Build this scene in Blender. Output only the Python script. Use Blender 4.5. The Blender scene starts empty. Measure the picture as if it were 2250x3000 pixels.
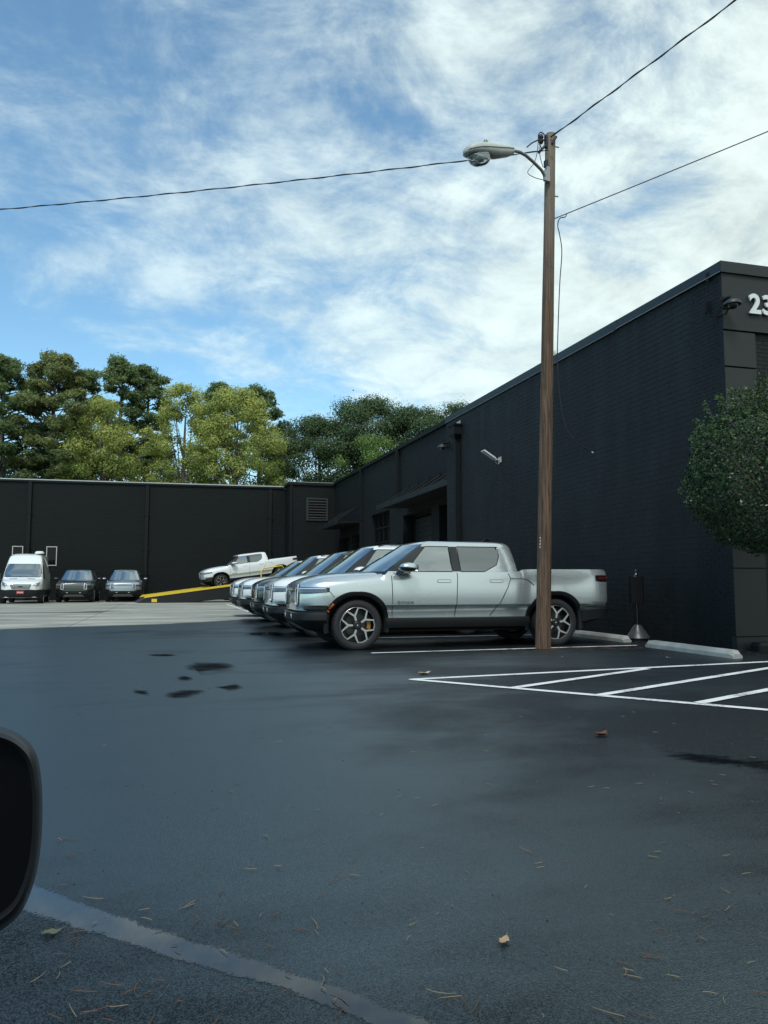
import bpy, bmesh, math, random
import numpy as np
from mathutils import Vector, Matrix, noise
from mathutils.bvhtree import BVHTree
R = math.radians
random.seed(7); rng = np.random.default_rng(7)
scene = bpy.context.scene
col = scene.collection

# ------------------------------------------------------------------ camera
F_PX, CX, CY = 2253.0, 1125.0, 1500.0           # photograph pixels (2250 x 3000)
PITCH, YAW, CAM_H = math.atan(210 / 2253), R(15.3), 1.045
cam_d = bpy.data.cameras.new('Camera'); cam = bpy.data.objects.new('Camera', cam_d); col.objects.link(cam)
cam.location = (0, 0, CAM_H); cam.rotation_euler = (math.pi / 2 + PITCH, 0, -YAW)
cam_d.sensor_fit = 'VERTICAL'; cam_d.sensor_height = 34.6; cam_d.lens = 34.6 * F_PX / 3000
cam_d.clip_start = 0.05; cam_d.clip_end = 2000
scene.camera = cam
scene.render.resolution_x, scene.render.resolution_y = 768, 1024

# ------------------------------------------------------------------ sky and sun
SUN_AZ, SUN_EL = R(204), R(54)                    # azimuth clockwise from +Y
world = bpy.data.worlds.new('World'); scene.world = world; world.use_nodes = True
def build_world():
    nt = world.node_tree; nt.nodes.clear(); N = nt.nodes.new; L = nt.links.new
    out = N('ShaderNodeOutputWorld'); bg = N('ShaderNodeBackground'); L(bg.outputs[0], out.inputs[0])
    bg.inputs['Strength'].default_value = 0.15
    sky = N('ShaderNodeTexSky'); sky.sky_type = 'NISHITA'; sky.sun_disc = False
    sky.sun_elevation = SUN_EL; sky.sun_rotation = SUN_AZ; sky.air_density = 1.0; sky.dust_density = 0.4; sky.ozone_density = 1.2
    tc = N('ShaderNodeTexCoord'); sep = N('ShaderNodeSeparateXYZ'); L(tc.outputs['Generated'], sep.inputs[0])
    def math_(op, a, b=None, c=None, clamp=False):
        m = N('ShaderNodeMath'); m.operation = op; m.use_clamp = clamp
        for i, v in enumerate((a, b, c)):
            if v is None: continue
            if isinstance(v, (int, float)): m.inputs[i].default_value = v
            else: L(v, m.inputs[i])
        return m.outputs[0]
    zz = math_('ADD', math_('MAXIMUM', sep.outputs[2], 0.0), 0.34)
    u = math_('DIVIDE', sep.outputs[0], zz); v = math_('DIVIDE', sep.outputs[1], zz)
    cmb = N('ShaderNodeCombineXYZ'); L(u, cmb.inputs[0]); L(v, cmb.inputs[1])
    def noise_(scale, detail, rough, dist, sx, sy, rot, off=(0, 0, 0)):
        mp = N('ShaderNodeMapping'); L(cmb.outputs[0], mp.inputs[0])
        mp.inputs['Scale'].default_value = (sx, sy, 1); mp.inputs['Rotation'].default_value = (0, 0, rot); mp.inputs['Location'].default_value = off
        t = N('ShaderNodeTexNoise'); t.inputs['Scale'].default_value = scale; t.inputs['Detail'].default_value = detail
        t.inputs['Roughness'].default_value = rough; t.inputs['Distortion'].default_value = dist; L(mp.outputs[0], t.inputs[0])
        return t.outputs[0]
    big = noise_(0.85, 5, 0.55, 0.4, 1, 1, 0.3, (3.1, 1.2, 0))
    wisp = noise_(2.4, 12, 0.64, 0.7, 0.9, 1.7, R(-52), (0.4, 5.0, 0))
    puff = noise_(5.2, 14, 0.66, 0.3, 1, 1.1, 0.2, (7.7, 2.0, 0))
    s = math_('ADD', math_('MULTIPLY', big, 0.50), math_('ADD', math_('MULTIPLY', wisp, 0.46), math_('MULTIPLY', puff, 0.60)))
    s = math_('ADD', s, math_('MULTIPLY', math_('SUBTRACT', sep.outputs[0], math_('MULTIPLY', sep.outputs[1], 0.27)), 0.36))   # the cloud deck thickens to the south-east
    mr = N('ShaderNodeMapRange'); mr.interpolation_type = 'SMOOTHSTEP'; L(s, mr.inputs[0])
    mr.inputs[1].default_value = 0.61; mr.inputs[2].default_value = 0.90; mr.inputs[3].default_value = 0.02; mr.inputs[4].default_value = 0.97
    thin = N('ShaderNodeMapRange'); thin.interpolation_type = 'SMOOTHSTEP'; L(math_('SUBTRACT', sep.outputs[0], math_('MULTIPLY', sep.outputs[1], 0.27)), thin.inputs[0])
    thin.inputs[1].default_value = -.65; thin.inputs[2].default_value = .45; thin.inputs[3].default_value = .50; thin.inputs[4].default_value = 1.0      # thin veils to the north-west
    fac = math_('MULTIPLY', mr.outputs[0], thin.outputs[0])
    # cloud brightness: thin edges white, thick centres a little grey
    cr = N('ShaderNodeMapRange'); L(puff, cr.inputs[0]); cr.inputs[1].default_value = 0.32; cr.inputs[2].default_value = 0.66
    cr.inputs[3].default_value = 3.4; cr.inputs[4].default_value = 5.1
    cc = N('ShaderNodeVectorMath'); cc.operation = 'SCALE'; cc.inputs[0].default_value = (0.86, 1.0, 0.97); L(cr.outputs[0], cc.inputs['Scale'])
    sc = N('ShaderNodeVectorMath'); sc.operation = 'MULTIPLY'; L(sky.outputs[0], sc.inputs[0]); sc.inputs[1].default_value = (0.68, 0.90, 0.88)
    mx = N('ShaderNodeMix'); mx.data_type = 'RGBA'; L(fac, mx.inputs['Factor']); L(sc.outputs[0], mx.inputs['A']); L(cc.outputs[0], mx.inputs['B'])
    L(mx.outputs['Result'], bg.inputs['Color'])
build_world()
sun_d = bpy.data.lights.new('sun', 'SUN'); sun_d.energy = 1.5; sun_d.angle = R(16); sun_d.color = (1.0, 0.97, 0.93)
sun = bpy.data.objects.new('sun', sun_d); col.objects.link(sun)
sd = Vector((math.sin(SUN_AZ) * math.cos(SUN_EL), math.cos(SUN_AZ) * math.cos(SUN_EL), math.sin(SUN_EL)))
sun.rotation_euler = sd.to_track_quat('Z', 'Y').to_euler(); sun.location = (0, -20, 40)
vs = scene.view_settings
vs.view_transform = 'Standard'; vs.look = 'None'; vs.gamma = 1.0; vs.use_curve_mapping = False; vs.exposure = 0.56
scene.render.engine = 'CYCLES'; scene.cycles.max_bounces = 6; scene.cycles.transparent_max_bounces = 12
scene.cycles.caustics_reflective = False; scene.cycles.caustics_refractive = False
scene.cycles.use_denoising = True

# ------------------------------------------------------------------ pixel -> place
def ray(x, y):
    d = ((x - CX) / F_PX, 1.0, -(y - CY) / F_PX)
    c, s = math.cos(PITCH), math.sin(PITCH); d = (d[0], d[1] * c - d[2] * s, d[1] * s + d[2] * c)
    c, s = math.cos(YAW), math.sin(YAW); return Vector((d[0] * c + d[1] * s, -d[0] * s + d[1] * c, d[2]))
C0 = Vector((0, 0, CAM_H))
def on_ground(x, y, z=0.0): r = ray(x, y); return C0 + r * ((z - CAM_H) / r.z)
def on_x(x, y, X): r = ray(x, y); return C0 + r * (X / r.x)
def on_y(x, y, Y): r = ray(x, y); return C0 + r * (Y / r.y)

# ------------------------------------------------------------------ materials
MATS = {}
def mat(name, color=(.5, .5, .5), rough=.5, metal=0.0, coat=0.0, spec=.5, emit=None, noise_amt=0.0, noise_scale=8.0, bump=0.0, bump_scale=60.0, coat_rough=0.03):
    if name in MATS: return MATS[name]
    m = bpy.data.materials.new(name); m.use_nodes = True; MATS[name] = m
    nt = m.node_tree; p = nt.nodes['Principled BSDF']; N = nt.nodes.new; L = nt.links.new
    p.inputs['Base Color'].default_value = (*color, 1); p.inputs['Roughness'].default_value = rough; p.inputs['Metallic'].default_value = metal
    p.inputs['Coat Weight'].default_value = coat; p.inputs['Coat Roughness'].default_value = coat_rough; p.inputs['Specular IOR Level'].default_value = spec
    if emit: p.inputs['Emission Color'].default_value = (*emit[:3], 1); p.inputs['Emission Strength'].default_value = emit[3]
    if noise_amt > 0:
        tc = N('ShaderNodeTexCoord'); t = N('ShaderNodeTexNoise'); t.inputs['Scale'].default_value = noise_scale; t.inputs['Detail'].default_value = 8
        L(tc.outputs['Object'], t.inputs[0])
        mx = N('ShaderNodeMix'); mx.data_type = 'RGBA'; L(t.outputs[0], mx.inputs['Factor'])
        mx.inputs['A'].default_value = tuple(c * (1 - noise_amt) for c in color) + (1,); mx.inputs['B'].default_value = tuple(min(1, c * (1 + noise_amt)) for c in color) + (1,)
        L(mx.outputs['Result'], p.inputs['Base Color'])
    if bump > 0:
        tc = N('ShaderNodeTexCoord'); t = N('ShaderNodeTexNoise'); t.inputs['Scale'].default_value = bump_scale; t.inputs['Detail'].default_value = 6
        L(tc.outputs['Object'], t.inputs[0]); b = N('ShaderNodeBump'); b.inputs['Strength'].default_value = bump; b.inputs['Distance'].default_value = 0.01
        L(t.outputs[0], b.inputs['Height']); L(b.outputs[0], p.inputs['Normal'])
    return m
def glass_mat(name, tint, refl=.13):
    m = bpy.data.materials.new(name); m.use_nodes = True; MATS[name] = m
    nt = m.node_tree; nt.nodes.clear(); N = nt.nodes.new; L = nt.links.new
    o = N('ShaderNodeOutputMaterial'); mx = N('ShaderNodeMixShader'); t = N('ShaderNodeBsdfTransparent'); g = N('ShaderNodeBsdfGlossy')
    t.inputs[0].default_value = (*tint, 1); g.inputs['Roughness'].default_value = 0.01; g.inputs[0].default_value = (.95, 1, 1, 1)
    lw = N('ShaderNodeLayerWeight'); lw.inputs[0].default_value = .32
    mr = N('ShaderNodeMapRange'); L(lw.outputs['Fresnel'], mr.inputs[0]); mr.inputs[3].default_value = refl; mr.inputs[4].default_value = 1.0
    L(mr.outputs[0], mx.inputs[0]); L(t.outputs[0], mx.inputs[1]); L(g.outputs[0], mx.inputs[2]); L(mx.outputs[0], o.inputs[0])
    return m
glass_mat('glass_clear', (.45, .5, .48), .36); glass_mat('glass_screen', (.40, .46, .46), .5); glass_mat('glass_tint', (.10, .115, .11), .22); glass_mat('glass_lamp', (.8, .84, .84), .2)
mat('silver_paint', (.58, .625, .625), .24, .72, 1.0); mat('white_paint', (.74, .76, .74), .35, 0, 1.0)
mat('dark_paint', (.05, .06, .055), .3, .4, 1.0); mat('blue_silver_paint', (.36, .42, .45), .3, .5, 1.0)
mat('black_plastic', (.006, .0065, .007), .55, spec=.3, bump=.08, bump_scale=300); mat('gloss_black', (.006, .006, .007), .12, 0, .5)
mat('rubber', (.013, .013, .014), .75, bump=.2, bump_scale=90); mat('rim_silver', (.60, .60, .58), .30, .9)
mat('rim_dark', (.02, .02, .022), .4, .4); mat('chrome', (.75, .76, .77), .12, 1.0); mat('caliper_yellow', (.28, .13, .015), .5)
mat('interior', (.03, .03, .032), .8); mat('seat_cloth', (.09, .09, .085), .8)
mat('lamp_white', (.62, .66, .68), .15, .2, 1.0); mat('lamp_dark', (.09, .095, .10), .1, .2, 1.0); mat('red_lens', (.10, .006, .006), .12, 0, 1.0)
mat('amber_lens', (.5, .14, .02), .2, 0, .5); mat('seam', (.01, .01, .011), .7)
mat('trim_metal', (.35, .36, .36), .3, .8)

# ------------------------------------------------------------------ mesh helpers
class MB:
    def __init__(s): s.v = []; s.f = []; s.mi = []
    def quad(s, *p, mi=0):
        n = len(s.v); s.v += [tuple(q) for q in p]; s.f.append(tuple(range(n, n + len(p)))); s.mi.append(mi)
    def box(s, c, size, rot=None, mi=0, taper=1.0):
        hx, hy, hz = (q / 2 for q in size); n = len(s.v)
        for z in (-1, 1):
            k = taper if z > 0 else 1.0
            for x, y in ((-1, -1), (1, -1), (1, 1), (-1, 1)):
                p = Vector((x * hx * k, y * hy * k, z * hz))
                if rot is not None: p = rot @ p
                s.v.append(tuple(p + Vector(c)))
        for f in ((3, 2, 1, 0), (4, 5, 6, 7), (0, 1, 5, 4), (1, 2, 6, 5), (2, 3, 7, 6), (3, 0, 4, 7)):
            s.f.append(tuple(n + i for i in f)); s.mi.append(mi)
    def box2(s, lo, hi, mi=0): s.box([(a + b) / 2 for a, b in zip(lo, hi)], [b - a for a, b in zip(lo, hi)], mi=mi)
    def grid(s, rows, closed=False, mi=0, flip=False):
        n = len(s.v); m = len(rows[0])
        for r in rows: s.v += [tuple(q) for q in r]
        for i in range(len(rows) - 1):
            for j in range(m if closed else m - 1):
                k = (j + 1) % m; f = (n + i * m + j, n + i * m + k, n + (i + 1) * m + k, n + (i + 1) * m + j)
                s.f.append(f[::-1] if flip else f); s.mi.append(mi(i, j) if callable(mi) else mi)
        return n
    def ring_cap(s, ring, mi=0, flip=False):
        n = len(s.v); s.v += [tuple(q) for q in ring]; f = tuple(range(n, n + len(ring))); s.f.append(f[::-1] if flip else f); s.mi.append(mi)
    def tube(s, path, r, n=8, mi=0, cap=True):
        path = [Vector(p) for p in path]; rr = r if isinstance(r, (list, tuple)) else [r] * len(path); rows = []
        up = None
        for i, p in enumerate(path):
            t = (path[min(i + 1, len(path) - 1)] - path[max(i - 1, 0)]).normalized()
            if up is None:
                up = Vector((0, 0, 1)) if abs(t.z) < .9 else Vector((1, 0, 0))
            a = t.cross(up).normalized(); b = a.cross(t).normalized(); up = b
            rows.append([p + (a * math.cos(2 * math.pi * k / n) + b * math.sin(2 * math.pi * k / n)) * rr[i] for k in range(n)])
        s.grid(rows, closed=True, mi=mi)
        if cap: s.ring_cap(rows[0], mi, True); s.ring_cap(rows[-1], mi)
    def lathe(s, prof, n=32, axis='z', c=(0, 0, 0), mi=0):
        rows = []
        for k in range(n):
            a = 2 * math.pi * k / n; row = []
            for r, h in prof:
                q = (r * math.cos(a), r * math.sin(a), h) if axis == 'z' else ((r * math.cos(a), h, r * math.sin(a)) if axis == 'y' else (h, r * math.cos(a), r * math.sin(a)))
                row.append((q[0] + c[0], q[1] + c[1], q[2] + c[2]))
            rows.append(row)
        rows.append(rows[0]); s.grid(rows, mi=mi)
    def prism(s, poly, axis_vec, mi=0):
        n = len(poly); a = [Vector(p) for p in poly]; d = Vector(axis_vec); b = [p + d for p in a]; k = len(s.v)
        s.v += [tuple(p) for p in a + b]
        s.f.append(tuple(range(k, k + n))[::-1]); s.f.append(tuple(range(k + n, k + 2 * n))); s.mi += [mi, mi]
        for i in range(n): j = (i + 1) % n; s.f.append((k + i, k + j, k + n + j, k + n + i)); s.mi.append(mi)
    def mesh(s, name, mats, smooth=None, merge=True, fixn=True):
        me = bpy.data.meshes.new(name); me.from_pydata(s.v, [], s.f)
        for m in (mats if isinstance(mats, (list, tuple)) else [mats]): me.materials.append(MATS[m] if isinstance(m, str) else m)
        me.polygons.foreach_set('material_index', s.mi)
        if merge or fixn:
            bm = bmesh.new(); bm.from_mesh(me)
            if merge: bmesh.ops.remove_doubles(bm, verts=bm.verts, dist=1e-5)
            if fixn: bmesh.ops.recalc_face_normals(bm, faces=bm.faces)
            bm.to_mesh(me); bm.free()
        if smooth is not None:
            me.polygons.foreach_set('use_smooth', [True] * len(me.polygons)); me.set_sharp_from_angle(angle=R(smooth))
        me.update(); return me
    def build(s, name, mats, parent=None, smooth=None, merge=True, fixn=True, **kw):
        return link(name, s.mesh(name, mats, smooth, merge, fixn), parent, **kw)
def link(name, me, parent=None, loc=None, rot=None):
    o = bpy.data.objects.new(name, me); col.objects.link(o)
    if parent is not None: o.parent = parent
    if loc is not None: o.location = loc
    if rot is not None: o.rotation_euler = rot
    return o
def tag(o, label=None, cat=None, group=None, kind=None):
    for k, v in (('label', label), ('category', cat), ('group', group), ('kind', kind)):
        if v: o[k] = v
    return o
def thing(name, label, cat, loc=(0, 0, 0), rot=(0, 0, 0), group=None):
    o = bpy.data.objects.new(name, None); col.objects.link(o); o.location = loc; o.rotation_euler = rot; o.empty_display_size = .2
    return tag(o, label, cat, group)
def copy_tree(o, parent=None, swap=None):
    c = o.copy(); col.objects.link(c); c.parent = parent
    if swap and o.type == 'MESH':
        for i, sl in enumerate(c.material_slots):
            if sl.material and sl.material.name in swap:
                c.material_slots[i].link = 'OBJECT'; c.material_slots[i].material = MATS[swap[sl.material.name]] if False else MATS[swap[o.data.materials[i].name]]
    for ch in list(o.children): copy_tree(ch, c, swap)
    return c
def text_mesh(body, size, extrude, spacing=1.0, bevel=0.0, align='LEFT', offset=0.0):
    cu = bpy.data.curves.new('lettering', 'FONT'); cu.body = body; cu.size = size; cu.extrude = extrude; cu.space_character = spacing; cu.bevel_depth = bevel; cu.offset = offset; cu.align_x = align
    o = bpy.data.objects.new('lettering', cu); col.objects.link(o); bpy.context.view_layer.update()
    me = bpy.data.meshes.new_from_object(o.evaluated_get(bpy.context.evaluated_depsgraph_get())); bpy.data.objects.remove(o); return me
def catmull(ts, vals, xs):
    ts = np.asarray(ts, float); vals = np.asarray(vals, float)          # monotone cubic (Fritsch-Carlson)
    h = np.diff(ts); d = np.diff(vals) / h; m = np.zeros_like(vals); m[1:-1] = np.where(d[:-1] * d[1:] > 0, 2 * d[:-1] * d[1:] / (d[:-1] + d[1:] + 1e-12), 0); m[0] = d[0]; m[-1] = d[-1]
    i = np.clip(np.searchsorted(ts, xs) - 1, 0, len(ts) - 2); t = (np.asarray(xs) - ts[i]) / h[i]
    return (2*t**3-3*t**2+1)*vals[i] + (t**3-2*t**2+t)*h[i]*m[i] + (-2*t**3+3*t**2)*vals[i+1] + (t**3-t**2)*h[i]*m[i+1]

# ------------------------------------------------------------------ ground materials
def node_mat(name):
    m = bpy.data.materials.new(name); m.use_nodes = True; MATS[name] = m
    nt = m.node_tree; return m, nt, nt.nodes['Principled BSDF'], nt.nodes.new, nt.links.new
def nz(N, L, src, scale, detail=6, rough=.55, dist=0.0, vec_scale=None, out=0):
    if vec_scale:
        mp = N('ShaderNodeMapping'); mp.inputs['Scale'].default_value = vec_scale; L(src, mp.inputs[0]); src = mp.outputs[0]
    t = N('ShaderNodeTexNoise'); t.inputs['Scale'].default_value = scale; t.inputs['Detail'].default_value = detail
    t.inputs['Roughness'].default_value = rough; t.inputs['Distortion'].default_value = dist; L(src, t.inputs[0]); return t.outputs[out]
def mapr(N, L, v, a, b, c, d, smooth=False):
    m = N('ShaderNodeMapRange'); L(v, m.inputs[0]); m.clamp = True
    if smooth: m.interpolation_type = 'SMOOTHSTEP'
    for i, q in enumerate((a, b, c, d)): m.inputs[i + 1].default_value = q
    return m.outputs[0]
def mixc(N, L, f, a, b):
    m = N('ShaderNodeMix'); m.data_type = 'RGBA'; L(f, m.inputs['Factor'])
    for k, q in (('A', a), ('B', b)):
        if isinstance(q, tuple): m.inputs[k].default_value = (*q, 1)
        else: L(q, m.inputs[k])
    return m.outputs['Result']
def asphalt_material():
    m, nt, p, N, L = node_mat('asphalt_wet'); g = N('ShaderNodeNewGeometry').outputs['Position']
    grain = nz(N, L, g, 170, 3, .75); patch = nz(N, L, g, .30, 5, .55, .6, (.8, 1.1, 1)); patch2 = nz(N, L, g, 1.1, 6, .6, .4, (.8, 1.2, 1))
    vo = N('ShaderNodeTexVoronoi'); vo.inputs['Scale'].default_value = 210; L(g, vo.inputs[0]); stone = mapr(N, L, vo.outputs['Distance'], .1, .7, 1, 0)
    sm = N('ShaderNodeMath'); sm.operation = 'MULTIPLY_ADD'; L(patch2, sm.inputs[0]); sm.inputs[1].default_value = .35; L(patch, sm.inputs[2])
    sx = N('ShaderNodeSeparateXYZ'); L(g, sx.inputs[0]); low = mapr(N, L, sx.outputs[0], 4.5, -.5, -.06, .13, True)     # wetness raised away from the wall, to put in a brighter sky sheen
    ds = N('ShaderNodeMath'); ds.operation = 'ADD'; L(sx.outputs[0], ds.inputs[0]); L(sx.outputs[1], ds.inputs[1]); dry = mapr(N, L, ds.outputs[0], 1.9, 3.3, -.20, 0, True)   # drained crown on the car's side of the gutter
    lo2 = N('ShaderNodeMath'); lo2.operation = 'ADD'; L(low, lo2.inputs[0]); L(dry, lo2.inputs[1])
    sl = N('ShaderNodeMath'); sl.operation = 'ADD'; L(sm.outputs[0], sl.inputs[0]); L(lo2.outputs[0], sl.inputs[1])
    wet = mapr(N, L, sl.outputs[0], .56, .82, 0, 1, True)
    st = N('ShaderNodeMath'); st.operation = 'MULTIPLY'; L(grain, st.inputs[0]); L(vo.outputs['Color'], st.inputs[1])
    c = mixc(N, L, mapr(N, L, st.outputs[0], .12, .55, 0, 1), (.002, .0028, .0036), (.021, .025, .029))
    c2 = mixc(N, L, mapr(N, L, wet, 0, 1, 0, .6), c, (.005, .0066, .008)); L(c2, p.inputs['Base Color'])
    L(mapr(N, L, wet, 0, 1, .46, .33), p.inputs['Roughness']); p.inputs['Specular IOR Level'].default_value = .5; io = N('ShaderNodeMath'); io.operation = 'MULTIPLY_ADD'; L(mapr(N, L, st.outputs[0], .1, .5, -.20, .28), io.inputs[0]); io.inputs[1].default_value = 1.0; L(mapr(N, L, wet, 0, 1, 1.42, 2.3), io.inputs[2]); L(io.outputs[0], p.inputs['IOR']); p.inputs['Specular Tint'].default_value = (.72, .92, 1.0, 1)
    s = N('ShaderNodeMath'); s.operation = 'MULTIPLY_ADD'; L(grain, s.inputs[0]); s.inputs[1].default_value = .8; L(stone, s.inputs[2])
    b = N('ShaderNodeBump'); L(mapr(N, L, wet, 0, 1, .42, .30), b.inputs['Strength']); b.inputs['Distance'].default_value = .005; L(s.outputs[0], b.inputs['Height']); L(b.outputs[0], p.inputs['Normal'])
def concrete_material():
    m, nt, p, N, L = node_mat('concrete_old'); g = N('ShaderNodeNewGeometry').outputs['Position']
    a = nz(N, L, g, .8, 8, .65, .5, (.35, 1.6, 1)); b = nz(N, L, g, 9, 8, .7); 
    c = mixc(N, L, mapr(N, L, a, .35, .68, 0, 1, True), (.20, .20, .17), (.42, .41, .345))
    c = mixc(N, L, mapr(N, L, b, .52, .75, 0, .6), c, (.12, .12, .11)); L(c, p.inputs['Base Color'])
    L(mapr(N, L, a, .3, .7, .45, .8), p.inputs['Roughness'])
    bp = N('ShaderNodeBump'); bp.inputs['Strength'].default_value = .3; bp.inputs['Distance'].default_value = .01; L(b, bp.inputs['Height']); L(bp.outputs[0], p.inputs['Normal'])
def line_material(name, colr):
    m, nt, p, N, L = node_mat(name); g = N('ShaderNodeNewGeometry').outputs['Position']
    a = nz(N, L, g, 26, 8, .7); b = nz(N, L, g, 2.2, 3)
    s = N('ShaderNodeMath'); s.operation = 'ADD'; L(a, s.inputs[0]); L(b, s.inputs[1])
    L(mixc(N, L, mapr(N, L, s.outputs[0], 1.04, 1.26, 0, .8), colr, (.05, .05, .05)), p.inputs['Base Color']); p.inputs['Roughness'].default_value = .55
    bp = N('ShaderNodeBump'); bp.inputs['Strength'].default_value = .25; bp.inputs['Distance'].default_value = .006; L(nz(N, L, g, 130, 3), bp.inputs['Height']); L(bp.outputs[0], p.inputs['Normal'])
def water_material():
    m, nt, p, N, L = node_mat('water_film'); g = N('ShaderNodeNewGeometry').outputs['Position']
    p.inputs['Base Color'].default_value = (.010, .012, .014, 1); p.inputs['Roughness'].default_value = .02; p.inputs['IOR'].default_value = 1.6
    bp = N('ShaderNodeBump'); bp.inputs['Strength'].default_value = .02; bp.inputs['Distance'].default_value = .01; L(nz(N, L, g, 5, 2), bp.inputs['Height']); L(bp.outputs[0], p.inputs['Normal'])
    at = N('ShaderNodeAttribute'); at.attribute_name = 'depth'; gr = nz(N, L, g, 85, 4, .7)
    ad = N('ShaderNodeMath'); ad.operation = 'MULTIPLY_ADD'; L(gr, ad.inputs[0]); ad.inputs[1].default_value = -1.5; L(at.outputs['Fac'], ad.inputs[2])
    f = mapr(N, L, ad.outputs[0], -.60, -.25, 0, 1, True)
    t = N('ShaderNodeBsdfTransparent'); mx = N('ShaderNodeMixShader'); L(f, mx.inputs[0]); L(t.outputs[0], mx.inputs[1]); L(p.outputs[0], mx.inputs[2])
    L(mx.outputs[0], nt.nodes['Material Output'].inputs[0])
def damp_material():
    m, nt, p, N, L = node_mat('damp_film'); g = N('ShaderNodeNewGeometry').outputs['Position']
    p.inputs['Base Color'].default_value = (.004, .005, .006, 1); p.inputs['Roughness'].default_value = .05; p.inputs['IOR'].default_value = 1.33
    at = N('ShaderNodeAttribute'); at.attribute_name = 'depth'; n1 = nz(N, L, g, 11, 6, .72, .4, (.35, 1.7, 1))
    ad = N('ShaderNodeMath'); ad.operation = 'MULTIPLY_ADD'; L(n1, ad.inputs[0]); ad.inputs[1].default_value = 2.4; L(at.outputs['Fac'], ad.inputs[2])
    f = mapr(N, L, ad.outputs[0], 1.35, 2.35, 0, .9, True); t = N('ShaderNodeBsdfTransparent'); mx = N('ShaderNodeMixShader'); L(f, mx.inputs[0]); L(t.outputs[0], mx.inputs[1]); L(p.outputs[0], mx.inputs[2])
    L(mx.outputs[0], nt.nodes['Material Output'].inputs[0])
damp_material()
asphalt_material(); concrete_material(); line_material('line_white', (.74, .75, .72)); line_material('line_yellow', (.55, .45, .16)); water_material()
mat('concrete_pale', (.33, .34, .31), .85, noise_amt=.5, noise_scale=4, bump=.4, bump_scale=70)
mat('joint_dark', (.012, .012, .012), .35)

def brick_paint(name, u, base, w=.305, hgt=.1016, bump=1.0, mortar=.010):
    """dark painted brick for walls too far off to pick the bricks apart; u = world axis along the wall"""
    m, nt, p, N, L = node_mat(name); g = N('ShaderNodeNewGeometry').outputs['Position']
    sp = N('ShaderNodeSeparateXYZ'); L(g, sp.inputs[0]); cb = N('ShaderNodeCombineXYZ'); L(sp.outputs[u], cb.inputs[0]); L(sp.outputs[2], cb.inputs[1])
    br = N('ShaderNodeTexBrick'); br.inputs['Scale'].default_value = 1.0; br.inputs['Brick Width'].default_value = w; br.inputs['Row Height'].default_value = hgt
    br.inputs['Mortar Size'].default_value = mortar; br.inputs['Mortar Smooth'].default_value = .3; br.inputs['Bias'].default_value = 0
    br.inputs['Color1'].default_value = (*[c * .82 for c in base], 1); br.inputs['Color2'].default_value = (*[c * 1.2 for c in base], 1); br.inputs['Mortar'].default_value = (*[c * .7 for c in base], 1)
    L(cb.outputs[0], br.inputs[0]); big = nz(N, L, g, .5, 5, .6)
    L(mixc(N, L, mapr(N, L, big, .3, .75, 0, .5), br.outputs[0], tuple(c * 1.35 for c in base)), p.inputs['Base Color'])
    p.inputs['Roughness'].default_value = .65; p.inputs['Specular IOR Level'].default_value = .22
    inv = N('ShaderNodeMath'); inv.operation = 'SUBTRACT'; inv.inputs[0].default_value = 1; L(br.outputs['Fac'], inv.inputs[1])
    ad = N('ShaderNodeMath'); ad.operation = 'MULTIPLY_ADD'; L(nz(N, L, g, 40, 5), ad.inputs[0]); ad.inputs[1].default_value = .35; L(inv.outputs[0], ad.inputs[2])
    bp = N('ShaderNodeBump'); bp.inputs['Strength'].default_value = bump; bp.inputs['Distance'].default_value = .012; L(ad.outputs[0], bp.inputs['Height']); L(bp.outputs[0], p.inputs['Normal'])
DARK = (.0078, .0094, .0096)
brick_paint('brick_side_far', 1, DARK); brick_paint('brick_back', 0, (.0042, .0062, .0060)); brick_paint('brick_facade', 0, DARK, .203, .0677)

def brick_block():
    m, nt, p, N, L = node_mat('brick_block'); g = N('ShaderNodeNewGeometry').outputs['Position']; rnd = N('ShaderNodeObjectInfo').outputs['Random']
    big = nz(N, L, g, .55, 6, .6, .3); strk = nz(N, L, g, 2.2, 5, .6, .2, (1, 1, .12)); fine = nz(N, L, g, 60, 5)
    c = mixc(N, L, mapr(N, L, big, .35, .7, 0, 1), tuple(q * .72 for q in DARK), tuple(q * 1.35 for q in DARK)); c = mixc(N, L, mapr(N, L, strk, .56, .74, 0, .55), c, tuple(q * 2.0 for q in DARK))
    L(c, p.inputs['Base Color']); L(mapr(N, L, strk, .3, .7, .5, .75), p.inputs['Roughness']); p.inputs['Specular IOR Level'].default_value = .28
    bp = N('ShaderNodeBump'); bp.inputs['Strength'].default_value = .35; bp.inputs['Distance'].default_value = .006; L(fine, bp.inputs['Height']); L(bp.outputs[0], p.inputs['Normal'])
brick_block()
mat('mortar_paint', (.0062, .0085, .009), .7, bump=.3, bump_scale=80)
mat('smooth_render', (.014, .018, .0165), .6, noise_amt=.15, noise_scale=3, bump=.15, bump_scale=160)
mat('fascia_metal', (.017, .021, .022), .45, .2, noise_amt=.15, noise_scale=2); mat('coping_light', (.42, .43, .42), .45, .3)
mat('pipe_black', (.006, .007, .0075), .6, spec=.22, noise_amt=.3); mat('door_dark', (.010, .011, .011), .45, bump=.1); mat('recess_dark', (.006, .006, .006), .8)
mat('louvre_dark', (.035, .033, .034), .5); mat('frame_pale', (.45, .43, .38), .5); mat('pane_dark', (.004, .004, .005), .15, spec=.25)

# ------------------------------------------------------------------ ground
def sheet(mb, pts, z): mb.quad(*[(p[0], p[1], z) for p in pts])
g = MB(); g.quad((-250, -250, 0), (250, -250, 0), (250, 350, 0), (-250, 350, 0))
asphalt = tag(g.build('asphalt_ground', 'asphalt_wet'), kind='structure')
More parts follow.
